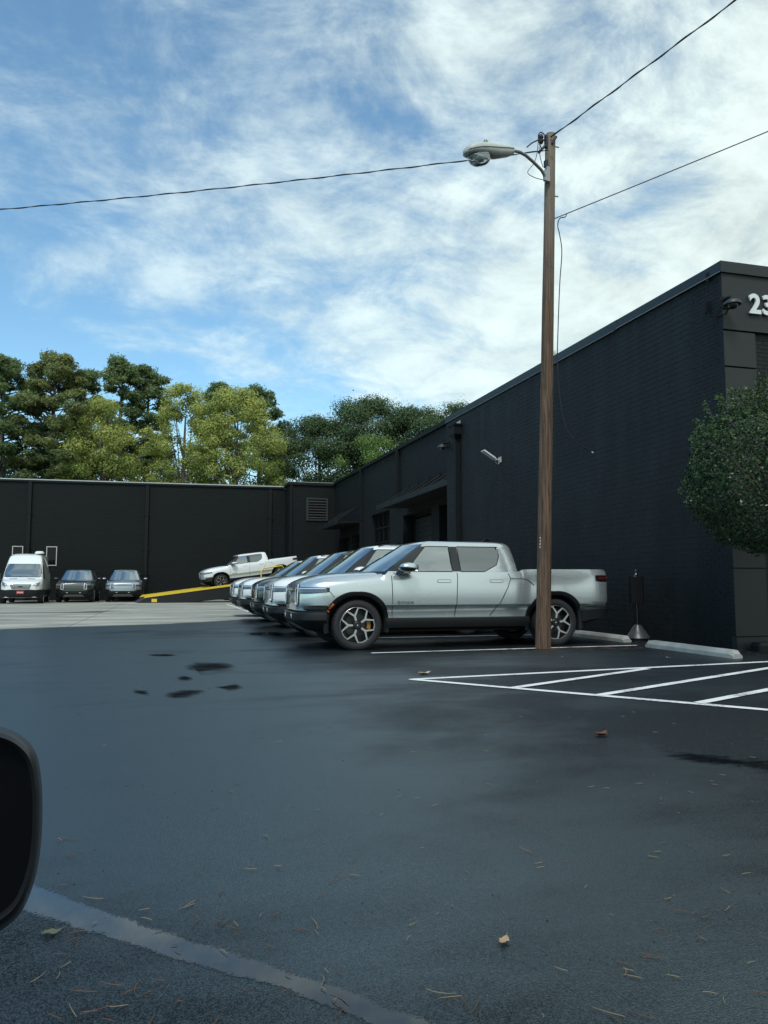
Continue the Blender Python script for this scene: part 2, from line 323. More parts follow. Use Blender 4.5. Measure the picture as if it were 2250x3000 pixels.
# the old concrete apron, cast in slabs
apron = bpy.data.objects.new('concrete_apron', None); col.objects.link(apron); tag(apron, kind='structure')
front = [(-30, 16.0), (-12, 17.8), (-3.8, 19.5), (-2.1, 20.3), (0, 21.0), (1.9, 22.6), (3.2, 23.2), (8.0, 23.75), (10.2, 23.8)]
def front_y(x):
    for (a, b), (c, d) in zip(front, front[1:]):
        if a <= x <= c: return b + (d - b) * (x - a) / (c - a)
    return front[-1][1]
xs = [-30, -20.5, -14.4, -8.4, -2.42, 3.2, 10.18]; ys = [29.6, 37.2, 44.6, 51.4]
for i in range(len(xs) - 1):
    x0, x1 = xs[i] + .011, xs[i + 1] - .011
    for j in range(len(ys)):
        y1 = (ys[j] if not (x1 > 6 and j == 3) else 49.4) - .012; m = MB(); top = .012 + .004 * ((i * 3 + j * 5) % 3)
        if j == 0:
            n = 14; e = []
            for k in range(n + 1):
                x = x0 + (x1 - x0) * k / n; e.append((x, front_y(x) + .10 * noise.noise((x * 1.7, 0, 3)) + .05 * noise.noise((x * 6, 2, 3))))
            poly = e + [(x1, y1), (x0, y1)]
        else:
            y0 = ys[j - 1] + .012; poly = [(x0, y0), (x1, y0), (x1, y1), (x0, y1)]
        m.prism([(p[0], p[1], -.05) for p in poly], (0, 0, .05 + top)); m.build('concrete_slab', 'concrete_old', apron)
# tar in the open joint between the slabs
m = MB(); pts = []
for k in range(60):
    x = -12 + 9.6 * k / 59; w = .05 + .09 * max(0, noise.noise((x * 1.3, 4, 0)) + .25); c = 29.6 + .06 * noise.noise((x * .9, 1, 1)); pts.append((x, c, w))
m.grid([[(x, c - w, .024), (x, c + w, .024)] for x, c, w in pts]); m.build('joint_tar', 'joint_dark', apron)
m = MB(); pts = []
for k in range(24):
    t = k / 23; w = .03 + .22 * math.sin(t * math.pi) ** 2 * (1 + .5 * noise.noise((k * .5, 0, 0))); pts.append((-3.6 + 2.0 * t, 30.0 + .9 * t, w))
m.grid([[(x, c - w, .025), (x, c + w, .025)] for x, c, w in pts]); m.build('joint_tar', 'joint_dark', apron)

# painted markings
def paint_line(a, b, w, z=.004, matn='line_white', parent=None):
    a, b = Vector((a[0], a[1], 0)), Vector((b[0], b[1], 0)); d = (b - a); n = max(2, int(d.length / .12)); t = d.normalized(); s = Vector((-t.y, t.x, 0)); rows = []
    for k in range(n + 1):
        p = a + d * k / n; e1 = w / 2 * (1 + .10 * noise.noise((p.x * 5, p.y * 5, 1))); e2 = w / 2 * (1 + .10 * noise.noise((p.x * 5, p.y * 5, 9)))
        rows.append([tuple(p - s * e1 + Vector((0, 0, z))), tuple(p + s * e2 + Vector((0, 0, z)))])
    m = MB(); m.grid(rows); return m.build('parking_line', matn, parent or asphalt)
G = on_ground
paint_line((2.92, 11.40), (7.62, 11.62), .10)
for k in range(1, 5): paint_line((2.85, 11.5 + 3.05 * k), (7.7, 11.5 + 3.05 * k), .10, z=.004 if k < 4 else .026)
paint_line((2.70, 28.6), (2.62, 39.2), .11, z=.026); paint_line((2.74, 22.0), (2.74, 23.9), .11, z=.027); paint_line((2.8, 22.0), (4.2, 22.0), .11, z=.004)
tip = G(1203, 1991); up_ = G(2250, 1939); lo_ = G(2250, 2081)
paint_line(tip, tip + (up_ - tip) * 1.5, .105, .004); paint_line(tip, tip + (lo_ - tip) * 1.6, .105, .0055)
for (a, b), z in ((((1492, 2018), (1897, 1960)), .007), (((1750, 2039), (2300, 1951)), .008), (((2045, 2062), (2420, 1990)), .009)):
    paint_line(G(*a), G(*b), .10, z)
for x in (-7.2, -4.1, -0.9): paint_line((x, 45.6), (x + .25, 50.6), .10, z=.026, matn='line_yellow')

# standing water
def puddle(upper, lower, z=.0012, jit=.02, edge=.12, matn='water_film'):
    U = [G(*p) for p in upper]; Lw = [G(*p) for p in lower]
    def dens(P):
        out = []
        for a, b in zip(P, P[1:]):
            n = max(2, int((b - a).length / .03))
            for k in range(n):
                q = a.lerp(b, k / n); s = jit
                out.append(Vector((q.x + s * noise.noise((q.x * 9, q.y * 9, 2)), q.y + s * noise.noise((q.x * 9, q.y * 9, 7)) + s * .5 * noise.noise((q.x * 40, q.y * 40, 7)), z)))
        out.append(Vector((P[-1].x, P[-1].y, z))); return out
    a, b = dens(U), dens(Lw); n = max(len(a), len(b)); rs = lambda P: [P[min(len(P) - 1, int(round(k * (len(P) - 1) / (n - 1))))] for k in range(n)]
    A_, B2 = rs(a), rs(b); ks = (-.10, edge, .5, 1 - edge, 1.10) if matn == 'water_film' else (-.9, .1, .5, .9, 1.9); m = MB(); m.grid([[p.lerp(q, k) for k in ks] for p, q in zip(A_, B2)]); me = m.mesh('puddle', matn, merge=False)
    at = me.attributes.new('depth', 'FLOAT', 'POINT'); n_ = len(A_); fe = 3 if matn == 'water_film' else n_ * .3; ends = lambda i: min(1, i / fe, (n_ - 1 - i) / fe)
    at.data.foreach_set('value', [min(v, ends(i)) for i in range(n_) for v in (0., .8, 1., .8, 0.)]); return link('puddle', me, asphalt)
puddle([(-60, 2540), (95, 2590), (430, 2716), (745, 2812), (1020, 2908), (1250, 3000), (1420, 3072)],
       [(-60, 2634), (50, 2664), (300, 2742), (560, 2822), (850, 2906), (1070, 2990), (1240, 3070)], jit=.022, edge=.2)
for u_, l_ in (([(535, 1957), (600, 1946), (690, 1942)], [(535, 1960), (590, 1967), (650, 1958), (690, 1944)]),
               ([(385, 2029), (415, 2023), (440, 2025)], [(385, 2031), (415, 2034), (440, 2028)]),
               ([(470, 2036), (540, 2026), (610, 2023)], [(470, 2040), (520, 2043), (560, 2034), (610, 2025)]),
               ([(625, 2013), (680, 2009), (720, 2012)], [(625, 2016), (680, 2018), (720, 2015)]),
               ([(425, 1919), (480, 1917), (525, 1918)], [(425, 1921), (480, 1922), (525, 1920)]),
               ([(515, 1988), (545, 1983), (572, 1984)], [(515, 1991), (540, 1992), (572, 1987)]),
               ([(1915, 2204), (2000, 2208), (2150, 2226), (2330, 2238)], [(1915, 2210), (1990, 2220), (2100, 2232), (2330, 2262)]),
               ([(710, 1857), (770, 1853), (850, 1853)], [(710, 1859), (770, 1861), (850, 1859)])):
    puddle(u_, l_, jit=.05, edge=.25, matn='damp_film')

# ------------------------------------------------------------------ right-hand building
WX, WY, WTOP = 8.60, 10.38, 6.16            # near side wall plane, street corner, brick top
FX = 10.20; KK = FX / 8.85                  # set-back rear wing
sz = lambda z: CAM_H + (z - CAM_H) * KK
bld = thing('brick_building', 'long black painted brick building with number 23 on its corner', 'building', (WX, WY, 0))
def bpart(mb, name, mats, smooth=None, parent=None): 
    o = mb.build(name, mats, None, smooth); o.parent = parent or bld; o.matrix_parent_inverse = Matrix.Translation((-WX, -WY, 0)); return o
def sub(mb, name, mats, parent, smooth=None):
    o = mb.build(name, mats, None, smooth); o.parent = parent; return o
Y1 = 23.62; JD = .0048
m = MB(); m.box2((WX + JD, WY + .03, -.2), (WX + .6, Y1, 6.3)); near_wall = bpart(m, 'side_wall', 'mortar_paint')
m = MB(); m.box2((WX + .02, WY + .05, 6.30), (22, Y1, 6.32)); bpart(m, 'roof', 'recess_dark')
# bricks: 4 inch utility brick with a modular quoin at the corner
BR = []
z = .004; r = 0
while z < WTOP - .02:
    y = 11.09 - (.152 if r % 2 else 0)
    while y < Y1 - .02:
        a = max(y, 11.095 + (.1 if r % 2 == 0 else 0)); b = min(y + .300, Y1 - .004)
        if b - a > .05: BR.append((a, b, z, min(z + .0945, WTOP)))
        y += .305
    z += .1016; r += 1
z = .004; r = 0
while z < WTOP - .02:
    y = WY - (.1 if r % 2 else 0)
    while y < 11.09 + .1:
        a = max(y, WY + .002); b = min(y + .199, 11.085 + (.1 if int(z / .1016) % 2 == 0 else 0))
        if b - a > .03: BR.append((a, b, z, min(z + .0617, WTOP)))
        y += .203
    z += .0677; r += 1
def shown(b):
    yc, zc = (b[0] + b[1]) / 2, (b[2] + b[3]) / 2; d = math.hypot(WX, yc)
    hid = (yc < 11.6 and 1.5 < zc < 3.7)
    return (b[1] - b[0]) * (b[3] - b[2]) / d ** 3 * (0 if hid else 1)
BR.sort(key=shown, reverse=True)
unit = MB(); unit.v = [(0, -.5, -.5), (0, .5, -.5), (0, .5, .5), (0, -.5, .5)]
k_ = .012; unit = MB()
o_ = [(0, -.485, -.46), (0, .485, -.46), (0, .485, .46), (0, -.485, .46)]; i_ = [(1, -.5, -.5), (1, .5, -.5), (1, .5, .5), (1, -.5, .5)]
unit.v = o_ + i_; unit.f = [(3, 2, 1, 0), (0, 1, 5, 4), (1, 2, 6, 5), (2, 3, 7, 6), (3, 0, 4, 7)]; unit.mi = [0] * 5
brick_me = unit.mesh('brick', 'brick_block', merge=False, fixn=False)
rest = MB()
for n_, (a, b, z0, z1) in enumerate(BR):
    dx = random.uniform(-.0012, .0012); tilt = random.uniform(-.001, .001)
    if n_ < 295:
        o = link('brick', brick_me); o.parent = bld; o.matrix_parent_inverse = Matrix.Translation((-WX, -WY, 0))
        o.location = (WX + dx, (a + b) / 2, (z0 + z1) / 2); o.scale = (.012, b - a, z1 - z0); o.rotation_euler = (0, 0, tilt * 4)
    else:
        f = len(rest.v)
        for q in o_ + i_: rest.v.append((WX + dx + q[0] * .012 + q[1] * tilt, (a + b) / 2 + q[1] * (b - a), (z0 + z1) / 2 + q[2] * (z1 - z0)))
        rest.f += [tuple(f + i for i in q) for q in unit.f]; rest.mi += [0] * 5
# facade bricks beside the corner panels
m2 = MB(); z = .01; r = 0
while z < 5.15:
    x = 9.235 - (.1 if r % 2 else 0)
    while x < 11.4:
        a, b = max(x, 9.235), x + .195
        if b - a > .03: m2.box2((a, WY + .055 + random.uniform(-.001, .001), z), (b, WY + .075, z + .0597))
        x += .203
    z += .0677; r += 1
o = rest.mesh('brick_courses', 'brick_block', merge=False, fixn=False); o = link('brick_courses', o); o.parent = bld; o.matrix_parent_inverse = Matrix.Translation((-WX, -WY, 0)); tag(o, kind='stuff')
o = bpart(m2, 'facade_bricks', 'brick_block'); tag(o, kind='stuff')
m = MB(); m.box2((WX + .03, WY + .062, -.2), (22, WY + .5, 6.2)); bpart(m, 'facade_wall', 'mortar_paint')
# smooth corner panels with open joints, and the number band
zz = [(.22, 1.28), (1.30, 2.42), (2.44, 3.49), (3.51, 4.565), (4.595, 5.175)]
for a, b in zz:
    m = MB(); m.box2((WX + .004, WY - .012, a), (9.22, WY + .09, b)); bpart(m, 'corner_panel', 'smooth_render')
m = MB(); m.box2((WX + .004, WY - .02, 5.205), (16, WY + .09, 6.17)); bpart(m, 'number_band', 'smooth_render')
m = MB(); m.box2((WX - .002, WY - .03, -.1), (16, WY + .08, .2)); bpart(m, 'plinth', 'smooth_render')
me = text_mesh('23', .455, .016, 1.12, offset=.014); me.materials.append(mat('number_white', (.72, .74, .71), .5))
o = link('house_number', me); o.parent = bld; o.matrix_parent_inverse = Matrix.Translation((-WX, -WY, 0)); o.location = (9.09, WY - .055, 5.51); o.rotation_euler = (math.pi / 2, 0, 0)
# fascia: deep metal over the near part, thin edge beyond, top creeping up to the rear
def ztop(y): return 6.34 + (y - 10.4) * .0138
m = MB(); sec = lambda y, dep, out: [(WX - out, y, ztop(y) - dep), (WX - out, y, ztop(y)), (WX + .45, y, ztop(y) + .005), (WX + .45, y, ztop(y) - dep), (WX + .02, y, ztop(y) - dep)]
rows = [sec(y, .185, .035) for y in (WY - .04, 13.4)]; m.grid(rows, closed=True); m.ring_cap(rows[0]); m.ring_cap(rows[-1]); bpart(m, 'fascia', 'fascia_metal')
rows = []; m = MB(); rows = [sec(y, .20, .039) for y in (13.405, 17.1)]; m.grid(rows, closed=True); m.ring_cap(rows[0]); m.ring_cap(rows[-1]); bpart(m, 'fascia', 'fascia_metal')
rows = []; m = MB(); rows = [sec(y, .205, .036) for y in (17.105, Y1)]; m.grid(rows, closed=True); m.ring_cap(rows[0]); m.ring_cap(rows[-1]); bpart(m, 'fascia', 'fascia_metal')
m = MB(); m.box2((WX - .037, WY - .06, 6.155), (16, WY + .3, 6.342)); bpart(m, 'fascia', 'fascia_metal')
m = MB(); m.box2((WX - .048, 10.62, 6.10), (WX - .036, 10.68, 6.26)); bpart(m, 'fascia_clip', 'pipe_black')
m = MB(); m.tube([(WX - .05, y, ztop(y) - dep + .004) for y, dep in ((WY - .04, .185), (13.4, .185))], .007, 6); bpart(m, 'drip_edge', 'trim_metal')
m = MB(); m.tube([(WX - .05, y, ztop(y) - .2) for y in (13.5, Y1)], .006, 6); bpart(m, 'drip_edge', 'trim_metal')
# rear wing with its openings: wall pieces around the recesses
zt = lambda y: sz(6.50 + (y / KK - 23.6) * .0150)
def wing(y0, y1, z0, z1):
    m = MB(); a, b = (z1(y0), z1(y1)) if callable(z1) else (z1, z1)
    m.v = [(FX, y0, z0), (FX, y1, z0), (FX, y1, b), (FX, y0, a), (FX + .4, y0, z0), (FX + .4, y1, z0), (FX + .4, y1, b), (FX + .4, y0, a)]
    m.f = [(0, 1, 2, 3), (7, 6, 5, 4), (0, 3, 7, 4), (1, 5, 6, 2), (0, 4, 5, 1), (3, 2, 6, 7)]; m.mi = [0] * 6; bpart(m, 'wing_wall', 'brick_side_far')
OP = [(a * KK, b * KK, sz(c)) for a, b, c in ((23.63, 25.1, 3.75), (25.95, 29.45, 3.75), (31.45, 34.55, 4.2), (36.5, 38.6, 3.5), (39.2, 41.8, 3.5))]   # openings y0,y1,head
y = Y1 + .001
for a, b, hd in OP:
    if a - y > .02: wing(y, a, -.1, zt)
    wing(a, b, hd, zt); y = b
wing(y, 43.0 * KK, -.1, zt)
for i, (a, b, hd) in enumerate(OP):
    dep = .75 if i != 2 else .4
    m = MB(); m.quad((FX + dep, a - .3, -.05), (FX + dep, b + .3, -.05), (FX + dep, b + .3, hd + .2), (FX + dep, a - .3, hd + .2))
    m.quad((FX + .3, a - .3, hd + .15), (FX + dep + .01, a - .3, hd + .15), (FX + dep + .01, b + .3, hd + .15), (FX + .3, b + .3, hd + .15))
    for yy in (a - .3, b + .3): m.quad((FX + .3, yy, -.05), (FX + dep + .01, yy, -.05), (FX + dep + .01, yy, hd + .2), (FX + .3, yy, hd + .2))
    bpart(m, 'recess', 'recess_dark')
    if i == 2:
        w = MB(); w.box2((FX + .22, a, .9), (FX + .25, b, hd)); win = bpart(w, 'window', 'pane_dark')
        f = MB()
        for yy in np.linspace(a, b, 5): f.box2((FX + .17, yy - .035, .9), (FX + .219, yy + .035, hd))
        for q in np.linspace(.9, hd, 6): f.box2((FX + .172, a, q - .035), (FX + .217, b, q + .035))
        sub(f, 'glazing_bars', 'pipe_black', win); f = MB(); f.box2((FX - .06, a - .05, .78), (FX + .3, b + .05, .9)); sub(f, 'sill', 'smooth_render', win)
    else:
        d = MB(); nb = int((hd - .1) / .22)
        for q in range(nb): d.box2((FX + .55 + .012 * (q % 2), a + .06, .06 + q * .22), (FX + .66, b - .06, .06 + (q + 1) * .22 - .012))
        dr = bpart(d, 'dock_door', 'door_dark'); f = MB(); f.box2((FX + .45, a, 0), (FX + .7, a + .07, hd)); f.box2((FX + .45, b - .07, 0), (FX + .7, b, hd)); f.box2((FX + .45, a, hd - .08), (FX + .7, b, hd)); sub(f, 'door_frame', 'pipe_black', dr)
# the thin eave of the wing
m = MB(); rows = [[(FX - .12, y, zt(y) - .10), (FX - .12, y, zt(y) + .06), (FX + .4, y, zt(y) + .07), (FX + .4, y, zt(y) - .08)] for y in (Y1 + .02, 34, 43 * KK)]
m.grid(rows, closed=True); m.ring_cap(rows[0]); m.ring_cap(rows[-1]); bpart(m, 'eave', 'pipe_black')
m = MB(); m.quad((FX - .1, Y1, zt(Y1)), (FX - .1, 43 * KK, zt(43 * KK)), (22, 43 * KK, zt(43 * KK)), (22, Y1, zt(Y1))); bpart(m, 'wing_roof', 'recess_dark')
# canopies hung from rods
def canopy(y0, y1, xo, zo, rods, zr=4.80):
    m = MB(); rows = [[(xo, y, zo - .06), (xo, y, zo + .10), (xo + .06, y, zo + .115), (FX, y, zo + .17), (FX, y, zo + .05), (xo + .1, y, zo - .01)] for y in (y0, y1)]
    m.grid(rows, closed=True); m.ring_cap(rows[0]); m.ring_cap(rows[1]); cnp = bpart(m, 'canopy', 'pipe_black')
    g_ = MB(); g_.box2((xo - .035, y0 - .01, zo - .075), (xo - .002, y1 + .01, zo + .13)); sub(g_, 'canopy_edge', 'fascia_metal', cnp)
    for yr in rods:
        r_ = MB(); r_.tube([(xo + .14, yr, zo + .12), (FX + .01, yr, zr)], .027, 8); r_.box2((FX - .05, yr - .06, zr - .09), (FX - .001, yr + .06, zr + .09)); r_.box2((xo + .09, yr - .05, zo + .10), (xo + .2, yr + .05, zo + .16)); sub(r_, 'tie_rod', 'pipe_black', cnp)
canopy(Y1 + .02, 33.2, 8.76, 4.40, [q * KK for q in (21.2, 22.4, 23.65, 24.92, 26.14, 27.42, 28.6)], sz(4.8))
canopy(36.6 * KK, 41.4 * KK, 8.78, 4.43, [q * KK for q in (37.64, 38.88, 40.2, 41.3)], sz(4.9))
# downpipes
def downpipe(x, y, ztop_, w=.10, d=.10, zb=.1, parent=None, straps=(1.2, 2.9, 4.6)):
    m = MB(); m.box2((x - d, y - w / 2, zb), (x - .012, y + w / 2, ztop_)); p = bpart(m, 'downpipe', 'pipe_black')
    for s in straps:
        q = MB(); q.box2((x - d - .012, y - w / 2 - .05, s), (x - .004, y + w / 2 + .05, s + .04)); sub(q, 'strap', 'pipe_black', p)
    return p
downpipe(FX, 36.35 * KK, sz(6.6), .23, .16); downpipe(FX, 29.96 * KK, sz(6.55), .23, .16, zb=4.7)
dp = downpipe(WX, 22.45, 5.62, .17, .16, straps=())
q = MB(); rows = []
for zq, e in ((5.58, 0.0), (5.70, .15), (5.98, .15), (5.985, .19), (6.03, .19)):
    rows.append([(WX - .17 - e * .6, 22.45 - .09 - e, zq), (WX - .17 - e * .6, 22.45 + .09 + e, zq), (WX - .005, 22.45 + .09 + e, zq), (WX - .005, 22.45 - .09 - e, zq)])
q.grid(rows, closed=True); q.ring_cap(rows[0]); q.ring_cap(rows[-1]); sub(q, 'rain_head', 'pipe_black', dp)
q = MB(); q.prism([(WX - .17, 22.3, 6.032), (WX - .005, 22.3, 6.032), (WX - .005, 22.3, 6.16)], (0, .22, 0)); sub(q, 'scupper', 'coping_light', dp)
# louvred end block
BY = 43.0 * KK; BX = 6.23 * KK; bt_ = sz(6.62)
m = MB(); m.box2((BX, BY, -.1), (14, 51.4, bt_)); bpart(m, 'end_block', 'brick_back')
m = MB(); m.box2((BX - .11, BY - .11, bt_), (14, 51.45, bt_ + .17)); bpart(m, 'eave', 'pipe_black')
m = MB(); m.box2((BX - .12, BY - .12, bt_ + .172), (FX, BY + .1, bt_ + .195)); bpart(m, 'coping', 'coping_light')
lx0, lx1, lz0, lz1 = 7.2 * KK, 8.42 * KK, sz(4.63), sz(5.88)
m = MB(); m.box2((lx0, BY - .02, lz0), (lx1, BY - .006, lz1)); lv = bpart(m, 'louvre', 'recess_dark')
f = MB(); e_ = .115
for a, b in (((lx0 - .02, BY - .08, lz0 - .03), (lx0 + e_, BY - .021, lz1 + .03)), ((lx1 - e_, BY - .08, lz0 - .03), (lx1 + .02, BY - .021, lz1 + .03)), ((lx0 + e_ + .001, BY - .079, lz0 - .03), (lx1 - e_ - .001, BY - .021, lz0 + .08)), ((lx0 + e_ + .001, BY - .079, lz1 - .08), (lx1 - e_ - .001, BY - .021, lz1 + .03))): f.box2(a, b)
sub(f, 'louvre_frame', 'smooth_render', lv)
for k in range(7):
    f = MB(); f.box(((lx0 + lx1) / 2, BY - .065, lz0 + .17 + k * (lz1 - lz0 - .22) / 7), (lx1 - lx0 - 2 * e_ - .01, .115, .018), Matrix.Rotation(R(38), 3, 'X')); sub(f, 'slat', 'louvre_dark', lv)
m = MB(); m.box2((BX + .04, BY - .14, .1), (BX + .16, BY - .01, bt_ - .02)); bpart(m, 'downpipe', 'pipe_black')

# ------------------------------------------------------------------ back building
bk = thing('brick_warehouse', 'black painted brick warehouse closing the far end of the lot', 'building', (-8, 51.5, 0))
def kpart(mb, name, mats, parent=None, smooth=None):
    o = mb.build(name, mats, None, smooth); o.parent = parent or bk
    if parent is None: o.matrix_parent_inverse = Matrix.Translation((8, -51.5, 0))
    return o
KY = 51.5; kz = lambda x: 7.40 + (x + 10.4) * .004
m = MB(); m.box2((-40, KY, -.1), (7.6, KY + .5, 7.38)); kpart(m, 'wall', 'brick_back')
m = MB(); rows = [[(x, KY - .09, kz(x) - .06), (x, KY - .09, kz(x) + .05), (x, KY + .5, kz(x) + .06), (x, KY + .5, kz(x) - .06)] for x in (-40, BX - .125)]; m.grid(rows, closed=True); m.ring_cap(rows[0]); m.ring_cap(rows[1]); kpart(m, 'parapet', 'pipe_black')
m = MB(); rows = [[(x, KY - .11, kz(x) + .051), (x, KY - .11, kz(x) + .115), (x, KY + .5, kz(x) + .12), (x, KY + .5, kz(x) + .062)] for x in (-40, BX - .13)]; m.grid(rows, closed=True); m.ring_cap(rows[0]); m.ring_cap(rows[1]); kpart(m, 'coping', 'coping_light')
for x in (-16.5, -8.66, -1.71, 6.17):
    m = MB(); m.box2((x - .10, KY - .15, .1), (x + .10, KY - .006, 7.33)); p = kpart(m, 'downpipe', 'pipe_black')
    for s in (1.6, 3.2, 5.4): q = MB(); q.box2((x - .17, KY - .165, s), (x + .17, KY - .004, s + .05)); kpart(q, 'strap', 'pipe_black', p)
for x in (-9.23, -7.29):
    m = MB(); m.box2((x - .26, KY - .015, 2.2), (x + .26, KY - .004, 3.3)); w = kpart(m, 'window', 'recess_dark')
    f = MB(); f.box2((x - .31, KY - .05, 2.15), (x - .26, KY - .002, 3.35)); f.box2((x + .26, KY - .05, 2.15), (x + .31, KY - .002, 3.35)); f.box2((x - .26, KY - .049, 2.15), (x + .26, KY - .003, 2.2)); f.box2((x - .26, KY - .049, 3.3), (x + .26, KY - .003, 3.35)); kpart(f, 'window_frame', 'frame_pale', w)
    f = MB(); f.box2((x - .259, KY - .03, 2.201), (x + .259, KY - .026, 3.299)); kpart(f, 'pane', 'pane_dark', w)

# ------------------------------------------------------------------ vehicles (nose at local x = 0, tail towards +x, driver's side = -y)
def sect_pts(zc, ze, w, zb, deck=None):
    p = [(0, zc), (.35 * w, zc - .004), (.62 * w, zc - (zc - ze) * .28), (.80 * w, zc - (zc - ze) * .62), (.89 * w, ze), (.945 * w, ze - .035), (.975 * w, ze - .085),
         (.992 * w, ze - .15), (1.0 * w, min(.95, ze - .22)), (1.0 * w, min(.84, ze - .26)), (.998 * w, .75), (.990 * w, .705), (.945 * w, max(.665, zb + .06)), (.905 * w, max(.56, zb + .03)), (.90 * w, zb), (.5 * w, zb), (0, zb)]
    if deck is not None:
        d, e = deck; p[0] = (0, d); p[1] = (.35 * w, d); p[2] = (.62 * w, d); p[3] = (e * w, d); p[4] = (e * w + .012, ze - .006)
        p[5] = (.945 * w, ze - .004)
    return p
def make_shell(kind):
    tail = 5.49 if kind == 'pickup' else 5.06
    X = [.02, .04, .08, .14, .24, .38, .55, .80, 1.0, 1.30, 1.5, 2.0, 2.6, 3.2, 3.75]
    ZC = [.99, 1.04, 1.08, 1.11, 1.15, 1.185, 1.21, 1.23, 1.24, 1.245, 1.245, 1.245, 1.245, 1.245, 1.245]
    ZE = [.955, 1.00, 1.035, 1.06, 1.085, 1.105, 1.12, 1.14, 1.155, 1.185, 1.20, 1.215, 1.23, 1.24, 1.255]
    W = [.60, .675, .765, .84, .91, .955, .98, .995, 1.0, 1.0, 1.0, 1.0, 1.0, 1.0, 1.0]
    end = [(-.69, 1.294, 1.0), (-.40, 1.295, .985), (-.22, 1.297, .96), (-.10, 1.297, .915), (-.04, 1.295, .86), (0, 1.285, .79)] if kind == 'pickup' else [(-.7, 1.26, 1.0), (-.40, 1.265, .985), (-.22, 1.265, .955), (-.10, 1.26, .905), (-.04, 1.255, .85), (0, 1.25, .78)]
    if kind == 'pickup': X += [3.82, 4.1]; ZC += [1.25, 1.25]; ZE += [1.288, 1.292]; W += [1.0, 1.0]
    for dx, z_, w_ in end: X.append(tail + dx); ZC.append(z_); ZE.append(z_); W.append(w_)
    xs = sorted(set([round(float(v), 3) for v in np.concatenate([X, np.arange(.6, tail - .2, .14), [.45, .46, 1.36, 1.37, 3.70, 3.76, 3.80, 3.81]])]))
    zc, ze, w = catmull(X, ZC, xs), catmull(X, ZE, xs), catmull(X, W, xs)
    mb = MB(); rows = []; n = 17
    for x, a, b, c in zip(xs, zc, ze, w):
        zb = .62 if x <= .455 else .50
        if x > tail - .60: zb = .60
        deck = None
        if 1.365 <= x <= (3.765 if kind == 'pickup' else tail - .35): deck = (b - .04, .86)
        elif kind == 'pickup' and 3.77 <= x <= tail - .12: deck = (b - .05, .84)
        h = sect_pts(a, b, c, zb, deck); rows.append([(x, -y, z) for y, z in h[::-1]][:-1] + [(x, y, z) for y, z in h])
    m_ = len(rows[0])
    def mi(i, j):
        x = (xs[i] + xs[i + 1]) / 2; k = abs(j + .5 - (m_ - 1) / 2)     # distance from the crown in section steps
        if 1.365 < x < (3.8 if kind == 'pickup' else tail - .35) and k < 4: return 1
        if kind == 'pickup' and 3.765 < x < tail - .12 and k < 4: return 1
        return 0
    mb.grid(rows, mi=mi); mb.ring_cap(rows[0]); mb.ring_cap(rows[-1])
    # close the belly seam
    mb.grid([[r[0] for r in rows], [r[-1] for r in rows]])
    return mb, tail, list(zip(xs, w))
def cast(bvh, o, d):
    h = bvh.ray_cast(Vector(o), Vector(d).normalized()); return h[0], h[1]
def side_y(bvh, x, z, s=-1, default=.98):
    h, n = cast(bvh, (x, 2.5 * s, z), (0, -s, 0)); return abs(h.y) if h is not None else default
def nose_pt(bvh, th, z, off, px=.75, fallback=.7):
    d = Vector((-math.cos(th), math.sin(th), 0)); h, n = cast(bvh, (px, 0, z), d)
    return (h if h is not None else Vector((px, 0, z)) + d * fallback) + d * off
def side_ribbon(bvh, pts, w, off, s=-1, n=8):
    """thin strip laid on the flank along an x-z polyline"""
    P = []
    for (a, b), (c, d) in zip(pts, pts[1:]):
        k = max(2, int(math.hypot(c - a, d - b) / .06))
        P += [(a + (c - a) * i / k, b + (d - b) * i / k) for i in range(k)]
    P.append(pts[-1]); rows = []
    for i, (x, z) in enumerate(P):
        a, b = P[max(0, i - 1)], P[min(len(P) - 1, i + 1)]; t = Vector((b[0] - a[0], b[1] - a[1])).normalized(); q = (-t.y * w / 2, t.x * w / 2)
        rows.append([(x + e * q[0], s * (side_y(bvh, x + e * q[0], z + e * q[1], s) + off), z + e * q[1]) for e in (-1, 1)])
    m = MB(); m.grid(rows); return m
def side_patch(bvh, outline, off, s=-1):
    m = MB(); c = (sum(p[0] for p in outline) / len(outline), sum(p[1] for p in outline) / len(outline))
    ring = lambda k: [(c[0] + (x - c[0]) * k, s * (side_y(bvh, c[0] + (x - c[0]) * k, c[1] + (z - c[1]) * k, s) + off), c[1] + (z - c[1]) * k) for x, z in outline]
    e = [(x, y - s * .03, z) for x, y, z in ring(1.0)]
    m.grid([e, ring(1.0), ring(.5), ring(.02)], closed=True); return m
def rounded(x0, x1, z0, z1, r, n=5):
    out = []
    for cx, cz, a0 in ((x1 - r, z1 - r, 0), (x0 + r, z1 - r, 90), (x0 + r, z0 + r, 180), (x1 - r, z0 + r, 270)):
        out += [(cx + r * math.cos(R(a0 + 90 * k / n)), cz + r * math.sin(R(a0 + 90 * k / n))) for k in range(n + 1)]
    return out

